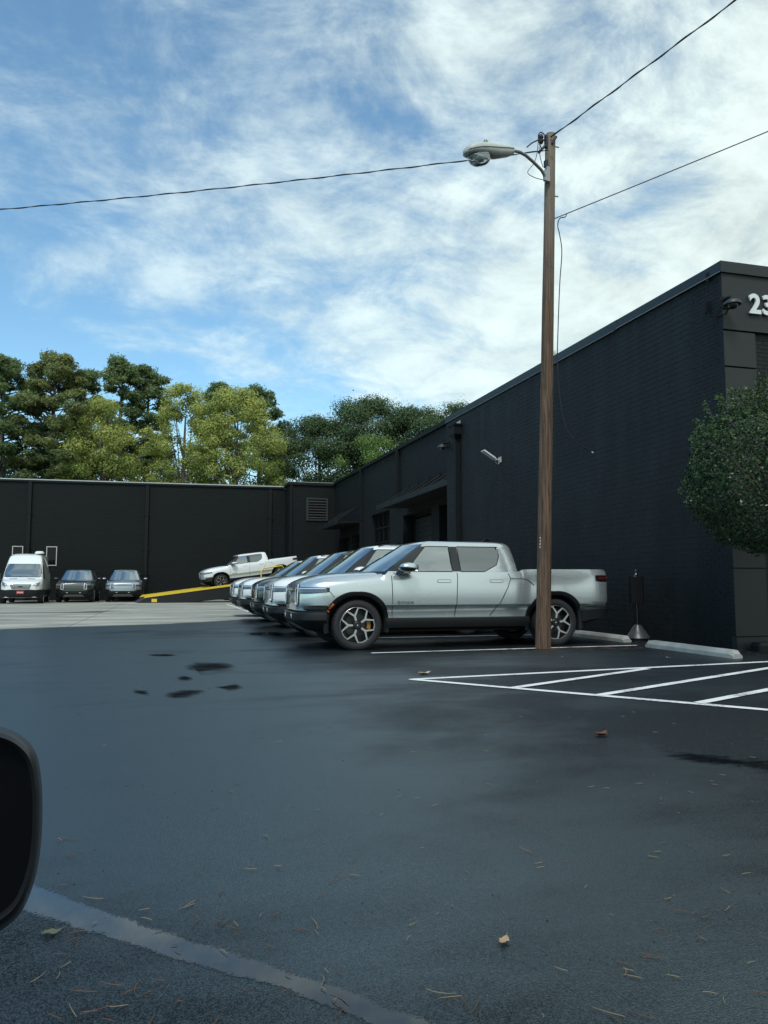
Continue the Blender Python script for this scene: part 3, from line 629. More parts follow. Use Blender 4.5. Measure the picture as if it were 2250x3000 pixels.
def wheel_meshes(style='star'):
    t = MB(); t.lathe([(.283, .12), (.30, .134), (.345, .140), (.375, .128), (.390, .105), (.394, .05), (.394, -.05), (.390, -.105), (.375, -.128), (.345, -.140), (.30, -.134), (.283, -.12)], 44, 'y')
    for k in range(44):
        a = 2 * math.pi * k / 44
        for s in (-1, 1): t.box((.392 * math.cos(a), s * .088, .392 * math.sin(a)), (.010, .05, .030), Matrix.Rotation(-a, 3, 'Y'))
    tyre = t.mesh('tyre', 'rubber', 35)
    b = MB(); b.lathe([(.287, -.118), (.278, -.112), (.268, -.07), (.262, .10)], 40, 'y'); b.lathe([(.262, .02), (.0, .02)], 40, 'y'); b.lathe([(.19, -.02), (.19, 0), (.0, 0)], 32, 'y', mi=1)
    barrel = b.mesh('barrel', ['rim_dark', 'disc_dark'], 35)
    s = MB(); P = lambda r, a: (r * math.cos(a), r * math.sin(a))
    def seg(p, q, w0, w1, y0=-.128, y1=-.098):
        p, q = Vector(p), Vector(q); d = (q - p).normalized(); n = Vector((-d.y, d.x))
        s.prism([(v.x, y0, v.y) for v in (p - n * w0 / 2, q - n * w1 / 2, q + n * w1 / 2, p + n * w0 / 2)], (0, y1 - y0, 0))
    nsp = 5
    for k in range(nsp):
        a = R(90 + 72 * k) + (0 if style == 'star' else R(36))
        seg(P(.075, a), P(.172, a), .030, .036)
        for sg in (-1, 1):
            seg(P(.160, a + sg * R(3)), P(.276, a + sg * R(20)), .030, .019)
            seg(P(.272, a + sg * R(18.5)), P(.276, a + sg * R(36.2)), .010, .009, -.122)
    s.lathe([(.286, -.124), (.283, -.126), (.281, -.122)], 44, 'y')
    spk = s.mesh('spokes', 'rim_silver', None, merge=False)
    c = MB(); c.lathe([(.0, -.132), (.05, -.131), (.062, -.122), (.064, -.09)], 24, 'y')
    for k in range(5): a = R(126 + 72 * k); c.lathe([(0, -.112), (.011, -.112), (.011, -.09)], 8, 'y', c=(.085 * math.cos(a), 0, .085 * math.sin(a)))
    cap = c.mesh('hub', 'rim_dark', 35)
    e = MB(); e.box((0, -.134, 0), (.026, .004, .026), Matrix.Rotation(R(45), 3, 'Y')); emb = e.mesh('emblem', 'chrome')
    k = MB(); rows = []
    for yq in (-.085, -.03):
        rows.append([(r * math.cos(R(d)), yq, r * math.sin(R(d))) for r, ds in ((.22, range(-18, 19, 9)), (.165, range(18, -19, -9))) for d in ds])
    k.grid(rows, closed=True); k.ring_cap(rows[0]); k.ring_cap(rows[1]); cal = k.mesh('brake_caliper', 'caliper_yellow')
    return tyre, barrel, spk, cap, emb, cal
mat('disc_dark', (.05, .05, .052), .4, .6)
WH = wheel_meshes()
def add_wheel(parent, x, side, yc=.852, front=True, zc=.392, parts=True):
    e = bpy.data.objects.new('wheel', None); col.objects.link(e); e.parent = parent; e.location = (x, side * yc, zc)
    e.rotation_euler = (0, 0, 0 if side < 0 else math.pi); e.empty_display_size = .1
    for nme, me in zip(('tyre', 'barrel', 'spokes', 'hub', 'emblem', 'brake_caliper'), WH):
        if nme == 'brake_caliper' and not front: continue
        o = link(nme, me, e)
        if nme == 'spokes': o.rotation_euler = (0, R(-90 if front else -63), 0)
        if nme == 'brake_caliper' and side > 0: o.rotation_euler = (0, math.pi, 0)
    return e

def greenhouse(kind):
    rise = 0.0 if kind == 'pickup' else .075
    LV = [1.14, 1.245, 1.36, 1.50, 1.62, 1.665, 1.705, 1.745, 1.772, 1.786]
    YS = [.93, .915, .865, .80, .742, .72, .685, .605, .42, .16]
    XFC = [1.08, 1.17, 1.365, 1.60, 1.80, 1.875, 1.94, 2.05, 2.28, 2.55]
    XCR = [1.36, 1.46, 1.62, 1.82, 2.0, 2.07, 2.11, 2.17, 2.34, 2.58]
    if kind == 'pickup':
        XR = [3.78, 3.775, 3.765, 3.745, 3.72, 3.705, 3.685, 3.63, 3.42, 3.1]
        S = [[1.70, 1.76, 1.86, 1.99, 2.105, 2.15, 2.17, 2.22, 2.42, 2.62], [2.545] * 10, [2.62] * 8 + [2.62, 2.70], [2.70] * 9 + [2.75],
             [3.05, 3.12, 3.36, 3.425, 3.43, 3.43, 3.43, 3.41, 3.2, 2.95], [3.50, 3.50, 3.515, 3.52, 3.52, 3.515, 3.51, 3.48, 3.3, 3.02]]
        kinds = ['trim', 'glass_clear', 'trim', 'trim', 'glass_tint', 'trim2', 'paint']
    else:
        XR = [5.0, 4.985, 4.94, 4.88, 4.83, 4.815, 4.79, 4.70, 4.40, 3.9]
        S = [[1.70, 1.76, 1.86, 1.99, 2.105, 2.15, 2.17, 2.22, 2.42, 2.62], [2.545] * 10, [2.62] * 10, [2.70] * 10, [3.42] * 10, [3.50] * 9 + [3.45], [4.5, 4.5, 4.48, 4.44, 4.40, 4.38, 4.36, 4.3, 4.1, 3.7]]
        kinds = ['trim', 'glass_clear', 'trim', 'trim', 'glass_tint', 'trim', 'glass_tint', 'paint']
    LVr = [z + rise * max(0, min(1, (z - 1.245) / .42)) for z in LV]
    rows = []; ns = len(S)
    fr = [0, .3, .58, .80, .93]
    for i, z in enumerate(LVr):
        yc = YS[i] * .955; half = [(XFC[i] + (XCR[i] - XFC[i]) * f ** 2.3, yc * f) for f in fr] + [(XCR[i], yc)]
        for k in range(ns):
            x = S[k][i]; t = min(1, (x - XCR[i]) / .7); half.append((x, yc + (YS[i] - yc) * math.sin(t * math.pi / 2)))
        xr = XR[i]; ysr = YS[i] * .985
        half += [(xr - .10, ysr * .985), (xr - .035, ysr * .955), (xr - .008, ysr * .89), (xr + .004, ysr * .6), (xr + .01, 0)]
        rows.append([(x, -y, z) for x, y in half] + [(x, y, z) for x, y in half[-2:0:-1]])
    m = len(rows[0]); nh = 5 + 1 + ns + 5; # points in the half ring
    parts = {}
    def put(key, i, j):
        mb = parts.setdefault(key, MB()); k = (j + 1) % m; mb.quad(rows[i][j], rows[i][k], rows[i + 1][k], rows[i + 1][j])
    for i in range(len(rows) - 1):
        for j in range(m):
            side = -1 if j < nh - 1 else 1
            jj = j if side < 0 else m - 1 - j               # segment index from the front centre
            zin = 1 <= i < 5
            pillar = 'trim/%d/%s' % (side, 'a' if jj <= 5 else ('b' if jj <= 8 else 'c'))
            if jj < 4: put('windshield' if 1 <= i < 6 else ('cowl' if i == 0 else 'paint'), i, j)
            elif jj == 4: put(pillar if i < 6 else 'paint', i, j)
            elif 5 <= jj < 5 + len(kinds):
                kd = kinds[jj - 5]
                if not zin: put('paint' if i > 4 else 'belt', i, j)
                elif kd.startswith('glass'): put('%s/%d/%d' % (kd, side, jj), i, j)
                elif kd in ('trim2', 'paint'): put('paint', i, j)
                else: put(pillar, i, j)
            else: put('rear_window' if (1 <= i < 5 and jj >= nh - 3) else 'paint', i, j)
    parts['paint'].ring_cap(rows[-1])
    edges = {}
    if kind == 'pickup': ws = [(1, 6, 7), (1, 9, 10)]
    return parts, rows
def window_trim(rows, a, b, lo=1, hi=5):
    """dark seal round a side pane between ring points a and b"""
    p = [rows[i][a] for i in range(lo, hi + 1)] + [rows[hi][k] for k in range(a + 1, b + 1)] + [rows[i][b] for i in range(hi - 1, lo - 1, -1)] + [rows[lo][k] for k in range(b - 1, a - 1, -1)]
    return p

def make_vehicle(kind, name, label, cat):
    root = thing(name, label, cat)
    mb, tail, wx = make_shell(kind)
    fa, ra = (.93, 4.38) if kind == 'pickup' else (.93, 4.005)
    me0 = mb.mesh('shell', ['silver_paint', 'interior'], 38)
    bm = bmesh.new(); bm.from_mesh(me0); bvh = BVHTree.FromBMesh(bm); bm.free()
    # cut the wheel openings
    so = bpy.data.objects.new('shell', me0); col.objects.link(so); cutters = []
    for ax in (fa, ra):
        for s in (-1, 1):
            c = MB(); ring = [(ax + .47 * math.cos(R(q)) * (1 + .05 * abs(math.sin(2 * R(q)))), .392 + .47 * math.sin(R(q)) * (1 + .05 * abs(math.sin(2 * R(q))))) for q in range(0, 360, 9)]
            c.prism([(x, s * .62, z) for x, z in ring], (0, s * .8, 0)); co = bpy.data.objects.new('cut', c.mesh('cut', 'interior')); col.objects.link(co); cutters.append(co)
            mo = so.modifiers.new('b', 'BOOLEAN'); mo.operation = 'DIFFERENCE'; mo.object = co; mo.solver = 'EXACT'
    bpy.context.view_layer.update()
    body = bpy.data.meshes.new_from_object(so.evaluated_get(bpy.context.evaluated_depsgraph_get()))
    for o in cutters + [so]: bpy.data.objects.remove(o)
    # cut faces inside the arches are dark
    names = [m_.name if m_ else '' for m_ in body.materials]
    body.polygons.foreach_set('use_smooth', [True] * len(body.polygons)); body.set_sharp_from_angle(angle=R(38))
    for p in body.polygons:
        c = p.center
        for ax in (fa, ra):
            if math.hypot(c.x - ax, c.z - .392) < .495 and abs(p.normal.y) < .35 and abs(c.y) > .6 and c.z < .9: p.material_index = 1
            if math.hypot(c.x - ax, c.z - .392) < .46 and abs(c.y) < .64 and abs(c.y) > .6: p.material_index = 1
    body_o = link('body', body, root)
    while len(body.materials) > 2: body.materials.pop(index=len(body.materials) - 1)
    # greenhouse
    parts, rows = greenhouse(kind)
    parts['paint'].build('cabin', 'silver_paint', root, 40); parts['cowl'].build('cowl', 'gloss_black', root, 40)
    if 'belt' in parts: parts['belt'].build('belt_trim', 'silver_paint', root, 40)
    parts['windshield'].build('windshield', 'glass_screen', root, 60)
    if 'rear_window' in parts: parts['rear_window'].build('rear_window', 'glass_tint', root, 60)
    for k, v in parts.items():
        if k.startswith('trim/'): v.build('pillar_trim', 'gloss_black', root, 40)
        elif '/' in k: v.build('side_window', k.split('/')[0], root, 60)
    M = len(rows[0])
    segs = [(6, 7), (9, 10)] + ([(11, 12)] if kind != 'pickup' else [])
    for a, b in segs:
        for s in (0, 1):
            p = window_trim(rows, a, b)
            if s: p = [(x, -y, z) for x, y, z in p]
            t = MB(); t.tube(p, .009, 5, cap=False); t.build('window_seal', 'gloss_black', root, 60)
    # interior
    i_ = MB(); i_.box2((1.30, -.80, 1.15), (1.75, .80, 1.235)); i_.box2((1.72, -.25, 1.18), (1.76, .28, 1.36))
    for sx in (2.42, 3.30):
        for sy in (-.40, .40):
            i_.box((sx + .04, sy, 1.30), (.14, .50, .46), Matrix.Rotation(R(10), 3, 'Y'), mi=1, taper=.86); i_.box((sx + .12, sy, 1.555), (.10, .26, .15), Matrix.Rotation(R(8), 3, 'Y'), mi=1, taper=.85)
    sw = [Vector((1.92, -.40, 1.22)) + Vector((.10 * math.cos(R(a)), .18 * math.sin(R(a)), .155 * math.cos(R(a)))) for a in range(0, 361, 24)]
    i_.tube(sw, .014, 6, cap=False); i_.build('interior', ['interior', 'seat_cloth'], root, 40)
    # underbody, sills
    u = MB(); u.box2((.55, -.62, .26), (tail - .45, .62, .505)); u.build('underbody', 'black_plastic', root)
    for s in (-1, 1):
        c = MB(); rws = [[(x, s * y, z) for y, z in ((.88, .503), (.945, .492), (.958, .44), (.92, .34), (.84, .305), (.60, .305), (.60, .503))] for x in (fa + .47, (fa + ra) / 2, ra - .47)]
        c.grid(rws, closed=True); c.ring_cap(rws[0]); c.ring_cap(rws[-1]); c.build('sill_cladding', 'black_plastic', root, 40)
        for ax in (fa, ra):
            a_ = MB(); rw = []
            lo_, hi_ = -14, 194
            for q in np.linspace(lo_, hi_, 33):
                k = 1 + .05 * abs(math.sin(2 * R(q))); cz, sz = math.cos(R(q)), math.sin(R(q)); ri, ro = .452 * k, .533 * k
                x1, z1, x2, z2 = ax + ri * cz, .392 + ri * sz, ax + ro * cz, .392 + ro * sz
                yo = max(side_y(bvh, x1, max(z1, .52), s, .93), side_y(bvh, min(max(x2, .06), tail - .05), max(z2, .52), s, .93)) + .010
                yq = side_y(bvh, min(max(x2, .06), tail - .05), max(z2, .52), s, .93)
                rw.append([(x1, s * .70, z1), (x1, s * (yo - .012), z1), (x1 + .010 * cz, s * yo, z1 + .010 * sz), (x2 - .012 * cz, s * (yq + .016), z2 - .012 * sz), (x2, s * (yq - .012), z2)])
            a_.grid(rw); a_.build('wheel_arch', 'black_plastic', root, 50)
            w_ = MB(); w_.grid([[(ax + .468 * math.cos(R(q)) * (1 + .05 * abs(math.sin(2 * R(q)))), s * y, .392 + .468 * math.sin(R(q)) * (1 + .05 * abs(math.sin(2 * R(q))))) for y in (.60, .94)] for q in np.linspace(-14, 194, 25)])
            w_.build('arch_liner', 'black_plastic', root, 60)
            add_wheel(root, ax, s, front=(ax == fa))
    # front bumper
    plan = [(.02, 0), (.02, .30), (.02, .56), (.05, .70), (.10, .79), (.17, .86), (.28, .925), (.40, .957), (.44, .962)]
    prof = [(.050, .655), (.052, .635), (.075, .625), (.075, .600), (-.025, .592), (-.042, .575), (-.045, .475), (-.030, .445), (.02, .415), (.22, .30), (.40, .265)]
    rws = []
    full = [(x, -y) for x, y in plan[::-1]] + plan[1:]
    for x, y in full:
        d = Vector((.75 - x, -y * .75)).normalized(); e = min(1, abs(y) / .96)
        rws.append([(x + d.x * o * (1 - .5 * e ** 4), y + d.y * o * (1 - .5 * e ** 4) * .9, z + (.02 * e ** 3 if z < .45 else 0)) for o, z in prof])
    b = MB(); b.grid(rws); fb = b.build('front_bumper', 'black_plastic', root, 30)
    for s in (-1, 1):
        k = MB(); k.box2((-.035, s * .33 - .045, .527), (-.012, s * .33 + .045, .552)); k.box2((-.026, s * .33 - .05, .49), (-.016, s * .33 + .05, .575), mi=1); k.build('tow_hook', ['lamp_white', 'gloss_black'], fb)
        k = MB(); rr = [[tuple(nose_pt(bvh, th * s, z, -.03 if z > .63 else -.035)) for z in (.632, .655)] for th in np.linspace(.86, 1.12, 6)]; k.grid(rr); k.build('fog_light', 'lamp_dark', fb)
    k = MB(); k.grid([[(-.020, -.42, .43), (-.020, .42, .43)], [(.05, -.50, .385), (.05, .50, .385)], [(.20, -.56, .295), (.20, .56, .295)]]); k.build('skid_plate', 'trim_metal', fb)
    k = MB(); k.grid([[(x - (.046 if abs(y) < .9 else .02) * (1 - abs(y) * .3), y, z) for x, y in full] for z in (.583, .590)]); k.build('bumper_lip', 'gloss_black', fb)
    # lights: upright stadium lamps, light bar, wrap-round headlamps
    th0 = math.atan2(.585, .73)
    def conf(ths, z0, z1, off, nm, mt, zf=None):
        g_ = MB(); rr = []
        for i, th in enumerate(ths):
            t = i / (len(ths) - 1); a, b_ = (z0, z1) if zf is None else zf(t)
            rr.append([tuple(nose_pt(bvh, th, a, off - .02))] + [tuple(nose_pt(bvh, th, a + (b_ - a) * q, off)) for q in (0, .5, 1)] + [tuple(nose_pt(bvh, th, b_, off - .02))])
        g_.grid(rr); return g_.build(nm, mt, root, 40)
    conf(np.linspace(-th0 + .06, th0 - .06, 21), .918, .985, .006, 'light_bar_glass', 'gloss_black')
    conf(np.linspace(-th0 + .07, th0 - .07, 21), .945, .962, .012, 'light_bar', 'lamp_white')
    for s in (-1, 1):
        hl = conf([s * q for q in np.linspace(th0 + .05, 1.30, 15)], .90, .985, .006, 'headlight', 'gloss_black', zf=lambda t: (.885 + .03 * t ** 3, .995 - .012 * t))
        lens = MB(); lens.grid([[tuple(nose_pt(bvh, s * th, z, .011)) for z in (.905, .945, .982 - .006 * t)] for t, th in zip(np.linspace(0, 1, 12), np.linspace(th0 + .08, 1.26, 12))]); lens.build('lens', 'lamp_dark', hl, 40)
        lens = MB(); lens.grid([[tuple(nose_pt(bvh, s * th, z, .014)) for z in (.962, .976)] for th in np.linspace(th0 + .08, 1.24, 12)]); lens.build('running_light', 'lamp_white', hl, 40)
        def oval(kw, kh, off):
            out = []
            for q in range(40):
                a = 2 * math.pi * q / 40; zc_ = .865; hh = .165 * kh - .055 * kw; cz = math.sin(a); z = zc_ + (hh if cz > 0 else -hh) * min(1, abs(cz) * 6) + .055 * kw * cz
                th = th0 + (.060 * kw * math.cos(a)) / .92; out.append(tuple(nose_pt(bvh, s * th, z, off)))
            return out
        st = MB(); st.grid([oval(1.12, 1.06, -.01), oval(1.12, 1.06, .022), oval(.78, .93, .026), oval(.70, .90, .012)], closed=True); sl = st.build('stadium_lamp', 'lamp_white', root, 40)
        st = MB(); st.grid([oval(.72, .91, .013), oval(.35, .5, .016), oval(.02, .02, .017)], closed=True); st.build('lamp_core', 'lamp_dark', sl, 40)
        st = MB(); st.grid([oval(1.32, 1.12, -.01), oval(1.32, 1.12, .012), oval(1.10, 1.05, .014)], closed=True); st.build('lamp_surround', 'gloss_black', sl, 40)
        ml = MB(); rr = []
        for q in np.linspace(139, 156, 6): rr.append([(fa + r_ * math.cos(R(q)), s * (side_y(bvh, fa + .54 * math.cos(R(q)), .392 + .54 * math.sin(R(q)), s) + .020), .392 + r_ * math.sin(R(q))) for r_ in (.50, .535)])
        ml.grid(rr); ml.build('side_marker', 'amber_lens', root)
        # side mirror
        c = MB(); rr = []
        for t in np.linspace(0, math.pi, 9):
            e = .012 + math.sin(t) ** .55; yy = s * (1.03 + .115 - .115 * math.cos(t))
            rr.append([(1.72 + .155 * e ** .8 * (math.cos(R(a)) + .0), yy, 1.285 + .085 * e * math.sin(R(a)) * (1 if math.sin(R(a)) > 0 else .8) + .02 * (t / math.pi)) for a in range(0, 360, 24)])
        c.grid(rr, closed=True, mi=lambda i, j: 0 if j < 7 or j == 14 else 1); c.ring_cap(rr[0], 1); c.ring_cap(rr[-1]); mr = c.build('side_mirror', ['silver_paint', 'gloss_black'], root, 50)
        k = MB(); k.grid([[(x, s * .93, z) for x, z in ((1.56, 1.19), (1.80, 1.20), (1.78, 1.25), (1.60, 1.25))], [(x, s * 1.07, z) for x, z in ((1.66, 1.205), (1.78, 1.205), (1.78, 1.235), (1.68, 1.235))]], closed=True); k.build('mirror_arm', 'gloss_black', mr)
        k = MB(); k.quad(*[(1.868, s * y, z) for y, z in ((1.07, 1.235), (1.22, 1.245), (1.22, 1.35), (1.07, 1.345))]); k.build('mirror_glass', 'chrome', mr)
        # door gaps, handles
        seams = [[(1.49, 1.175), (1.50, .80), (1.515, .515)], [(2.62, 1.225), (2.60, .9), (2.585, .515)]]
        if kind == 'pickup':
            seams += [[(3.53, 1.215), (3.56, 1.13), (3.50, .98), (3.36, .72), (3.21, .515)], [(3.56, 1.13), (3.80, 1.128), (3.88, 1.10), (3.98, 1.02)], [(3.765, 1.235), (3.75, 1.13)]]
        else: seams += [[(3.47, 1.225), (3.49, 1.0), (3.44, .80), (3.52, .70)]]
        seams += [[(.42, .985), (.50, .90), (.555, .83)]]
        for p in seams: side_ribbon(bvh, p, .009, .007, s).build('door_gap', 'seam', root)
        for hx in ((2.38, 3.30) if kind == 'pickup' else (2.38, 3.25)):
            o = side_patch(bvh, rounded(hx - .115, hx + .115, 1.068, 1.106, .018), .003, s); o = o.build('door_handle', 'silver_paint', root, 50)
            e = rounded(hx - .118, hx + .118, 1.065, 1.109, .02); k = MB(); k.tube([(x, s * (side_y(bvh, x, z, s) + .002), z) for x, z in e + e[:1]], .0035, 4, cap=False); k.build('handle_gap', 'seam', o)
        # tail lamp
        zt0, zt1 = (1.085, 1.195)
        k = MB(); rr = []
        for x in np.linspace(tail - .33, tail - .02, 8): 
            t = (x - tail + .33) / .31; zz_ = np.linspace(zt0 + .03 * max(0, .25 - t), zt1 - .004, 4)
            rr.append([(x, s * (side_y(bvh, x, z, s, .8) + .008), z) for z in zz_])
        for y in np.linspace(.74, .0, 5)[0:4]: rr.append([(tail + .012, s * y, z) for z in np.linspace(zt0 + .015, zt1 - .02, 4)])
        k.grid(rr); tl = k.build('taillight', 'gloss_black', root, 40)
        k = MB(); k.grid([[(x, s * (side_y(bvh, x, z, s, .8) + .012), z) for z in (zt0 + .035, zt1 - .03)] for x in np.linspace(tail - .27, tail - .05, 6)]); k.build('lens', 'red_lens', tl)
    # rear bumper
    rp = [(tail + .0, 0), (tail, .5), (tail - .01, .78), (tail - .06, .86), (tail - .14, .915), (tail - .26, .955), (tail - .60, .965)]
    ful = [(x, -y) for x, y in rp[::-1]] + rp[1:]; rws = []
    for x, y in ful:
        f = max(0, (tail - .05 - x) / .55); rws.append([(x - .03, y * .97, .625 - .03 * f), (x + .02 * (1 - f), y * 1.0, .615 - .03 * f), (x + .025 * (1 - f), y, .50 - .10 * f), (x - .10 * (1 - f), y * .97, .455 - .09 * f), (x - .25 * (1 - f), y * .8, .44 - .09 * f)])
    b = MB(); b.grid(rws); b.build('rear_bumper', 'black_plastic', root, 35)
    if kind == 'pickup':
        f = MB(); f.prism([(3.40, -.02, 1.775), (3.62, -.02, 1.77), (3.60, -.02, 1.845), (3.54, -.02, 1.85)], (0, .04, 0)); f.build('roof_fin', 'gloss_black', root)
        k = MB(); k.box2((3.66, -.40, 1.70), (3.725, .40, 1.745)); k.build('brake_lamp', 'gloss_black', root)
    else:
        for s in (-1, 1): k = MB(); k.tube([(2.2, s * .63, 1.815), (2.35, s * .64, 1.845), (4.4, s * .64, 1.845), (4.6, s * .62, 1.81)], .016, 6); k.build('roof_rail', 'gloss_black', root)
    return root, bvh

truck, bvh_t = make_vehicle('pickup', 'pickup_truck', 'silver pickup truck with two-tone star wheels parked behind the wooden utility pole', 'pickup truck')
me = text_mesh('RIVIAN', .060, .004, 1.5, offset=.001); me.materials.append(mat('badge_metal', (.10, .105, .11), .35, .5))
bx = 1.585; bz = .725
bd = link('badge', me, truck, (bx, -(side_y(bvh_t, bx + .12, bz + .02) + .007), bz), (math.pi / 2, 0, 0))
suv, bvh_s = make_vehicle('suv', 'sport_utility_vehicle', 'white sport utility vehicle with dark glass roof parked next to the silver pickup', 'car')
k = MB(); k.grid([[(x, y, 1.858 - (abs(y) / .5) ** 2 * .016) for y in np.linspace(-.5, .5, 7)] for x in np.linspace(2.5, 4.1, 9)]); k.build('glass_roof', 'gloss_black', suv, 60)
ROWG = 'row of electric vehicles parked with their backs to the brick wall'
YC = 12.90
truck.location = (1.90, YC, 0); truck['group'] = ROWG
def paint(to): return {'silver_paint': to}
suv_proto_children = suv
def place(o, loc, rot=(0, 0, 0)): o.location = loc; o.rotation_euler = rot; return o
nx = lambda px, Y: on_y(px, 1750, Y).x
rowv = []
a = copy_tree(suv, None, paint('white_paint')); place(a, (nx(792, 15.5) - .02, 15.95, 0)); tag(a, 'white sport utility vehicle with dark glass roof parked next to the silver pickup', 'car', ROWG)
b = copy_tree(suv, None, paint('dark_paint')); place(b, (nx(750, 18.5) - .02, 19.0, 0)); tag(b, 'dark grey-green sport utility vehicle parked between two white ones in the row', 'car', ROWG)
c = copy_tree(suv, None, paint('white_paint')); place(c, (nx(705, 21.6), 22.05, .012)); tag(c, 'white sport utility vehicle parked beyond the dark grey-green one in the row', 'car', ROWG)
d = copy_tree(truck, None, paint('white_paint')); place(d, (nx(680, 24.7), 25.1, .024)); tag(d, 'white pickup truck, second last in the row along the brick wall', 'pickup truck', ROWG)
e = copy_tree(truck, None, paint('white_paint')); place(e, (on_y(848, 1650, 31.8).x - 2.0, 31.3, .02)); tag(e, 'white pickup truck, last in the row by the loading ramp', 'pickup truck', ROWG)
BACKG = 'vehicles parked nose out against the warehouse'
o = copy_tree(suv, None, paint('dark_paint')); place(o, (on_y(215, 1766, 45.3).x, 45.2, .02), (0, 0, math.pi / 2)); tag(o, 'dark grey-green sport utility vehicle facing out beside the white van', 'car', BACKG)
o = copy_tree(suv, None, paint('blue_silver_paint')); place(o, (on_y(359, 1764, 46.0).x, 45.95, .02), (0, 0, math.pi / 2)); tag(o, 'silver sport utility vehicle facing out beside the foot of the ramp', 'car', BACKG)
def remove_tree(o):
    for ch in list(o.children): remove_tree(ch)
    bpy.data.objects.remove(o)
remove_tree(suv)

# ------------------------------------------------------------------ yard ramp with a truck on it
RA = R(7.0)                                     # ramp heading, its top end turned a little away
ramp_loc = on_ground(416, 1774); ramp_loc = Vector((on_y(420, 1774, 43.2).x, 43.2, .015))
ramp = thing('yard_ramp', 'black steel yard ramp with yellow edges leading up to the dock', 'ramp', ramp_loc, (0, 0, RA))
mat('ramp_black', (.010, .011, .012), .4, noise_amt=.3); mat('safety_yellow', (.72, .52, .04), .45, noise_amt=.15, noise_scale=5); mat('ramp_deck', (.03, .03, .032), .7, bump=.4, bump_scale=30)
SL = math.tan(R(7.6)); RL = 8.0
rz = lambda x: .25 + SL * x
for s, nm in ((0, 'side_beam'), (2.45, 'side_beam')):
    m = MB(); m.prism([(-.30, s, 0), (2.4, s, 0), (RL, s, rz(RL) - .75), (RL, s, rz(RL) + .02), (.12, s, rz(.12) + .0)], (0, .06, 0)); bm_ = m.build(nm, 'ramp_black', ramp)
    m = MB(); m.prism([(.0, s - .03, rz(0) + .02), (RL, s - .03, rz(RL) + .02), (RL, s - .03, rz(RL) + .13), (.12, s - .03, rz(.12) + .13)], (0, .12, 0)); m.build('yellow_kerb', 'safety_yellow', bm_)
m = MB(); m.box((.55, -.012, .135), (.28, .012, .17)); m.build('yellow_plate', 'safety_yellow', ramp)
m = MB(); m.prism([(-.3, .06, .01), (0, .06, rz(0) - .05), (RL, .06, rz(RL) - .05), (RL, .06, rz(RL) - .12), (.3, .06, .01)], (0, 2.39, 0)); m.build('deck', 'ramp_deck', ramp)
for x in (5.2, 7.4):
    for s in (.08, 2.37): m = MB(); m.box2((x, s - .04, -.01), (x + .12, s + .08, rz(x) - .1)); m.build('leg', 'ramp_black', ramp)
for s in (.03, 2.48):
    m = MB(); m.tube([(6.35, s, rz(6.35)), (6.36, s, rz(6.4) + .62), (6.5, s, rz(6.5) + .78), (7.55, s, rz(7.55) + .80), (7.7, s, rz(7.7) + .62), (7.7, s, rz(7.7))], .035, 8); m.build('guard_rail', 'safety_yellow', ramp)
nose_x = (on_y(603, 1700, 44.3).x - ramp_loc.x) / math.cos(RA)
o = copy_tree(truck, None, paint('white_paint'))
rt = Matrix.Translation(ramp_loc) @ Matrix.Rotation(RA, 4, 'Z') @ Matrix.Translation((nose_x, 1.255, rz(nose_x) - .045)) @ Matrix.Rotation(-R(7.6), 4, 'Y')
o.matrix_world = rt; o.location, o.rotation_euler = rt.to_translation(), rt.to_euler()
tag(o, 'white pickup truck standing tilted on the yellow edged ramp', 'pickup truck', 'vehicles parked nose out against the warehouse'); del o['group']

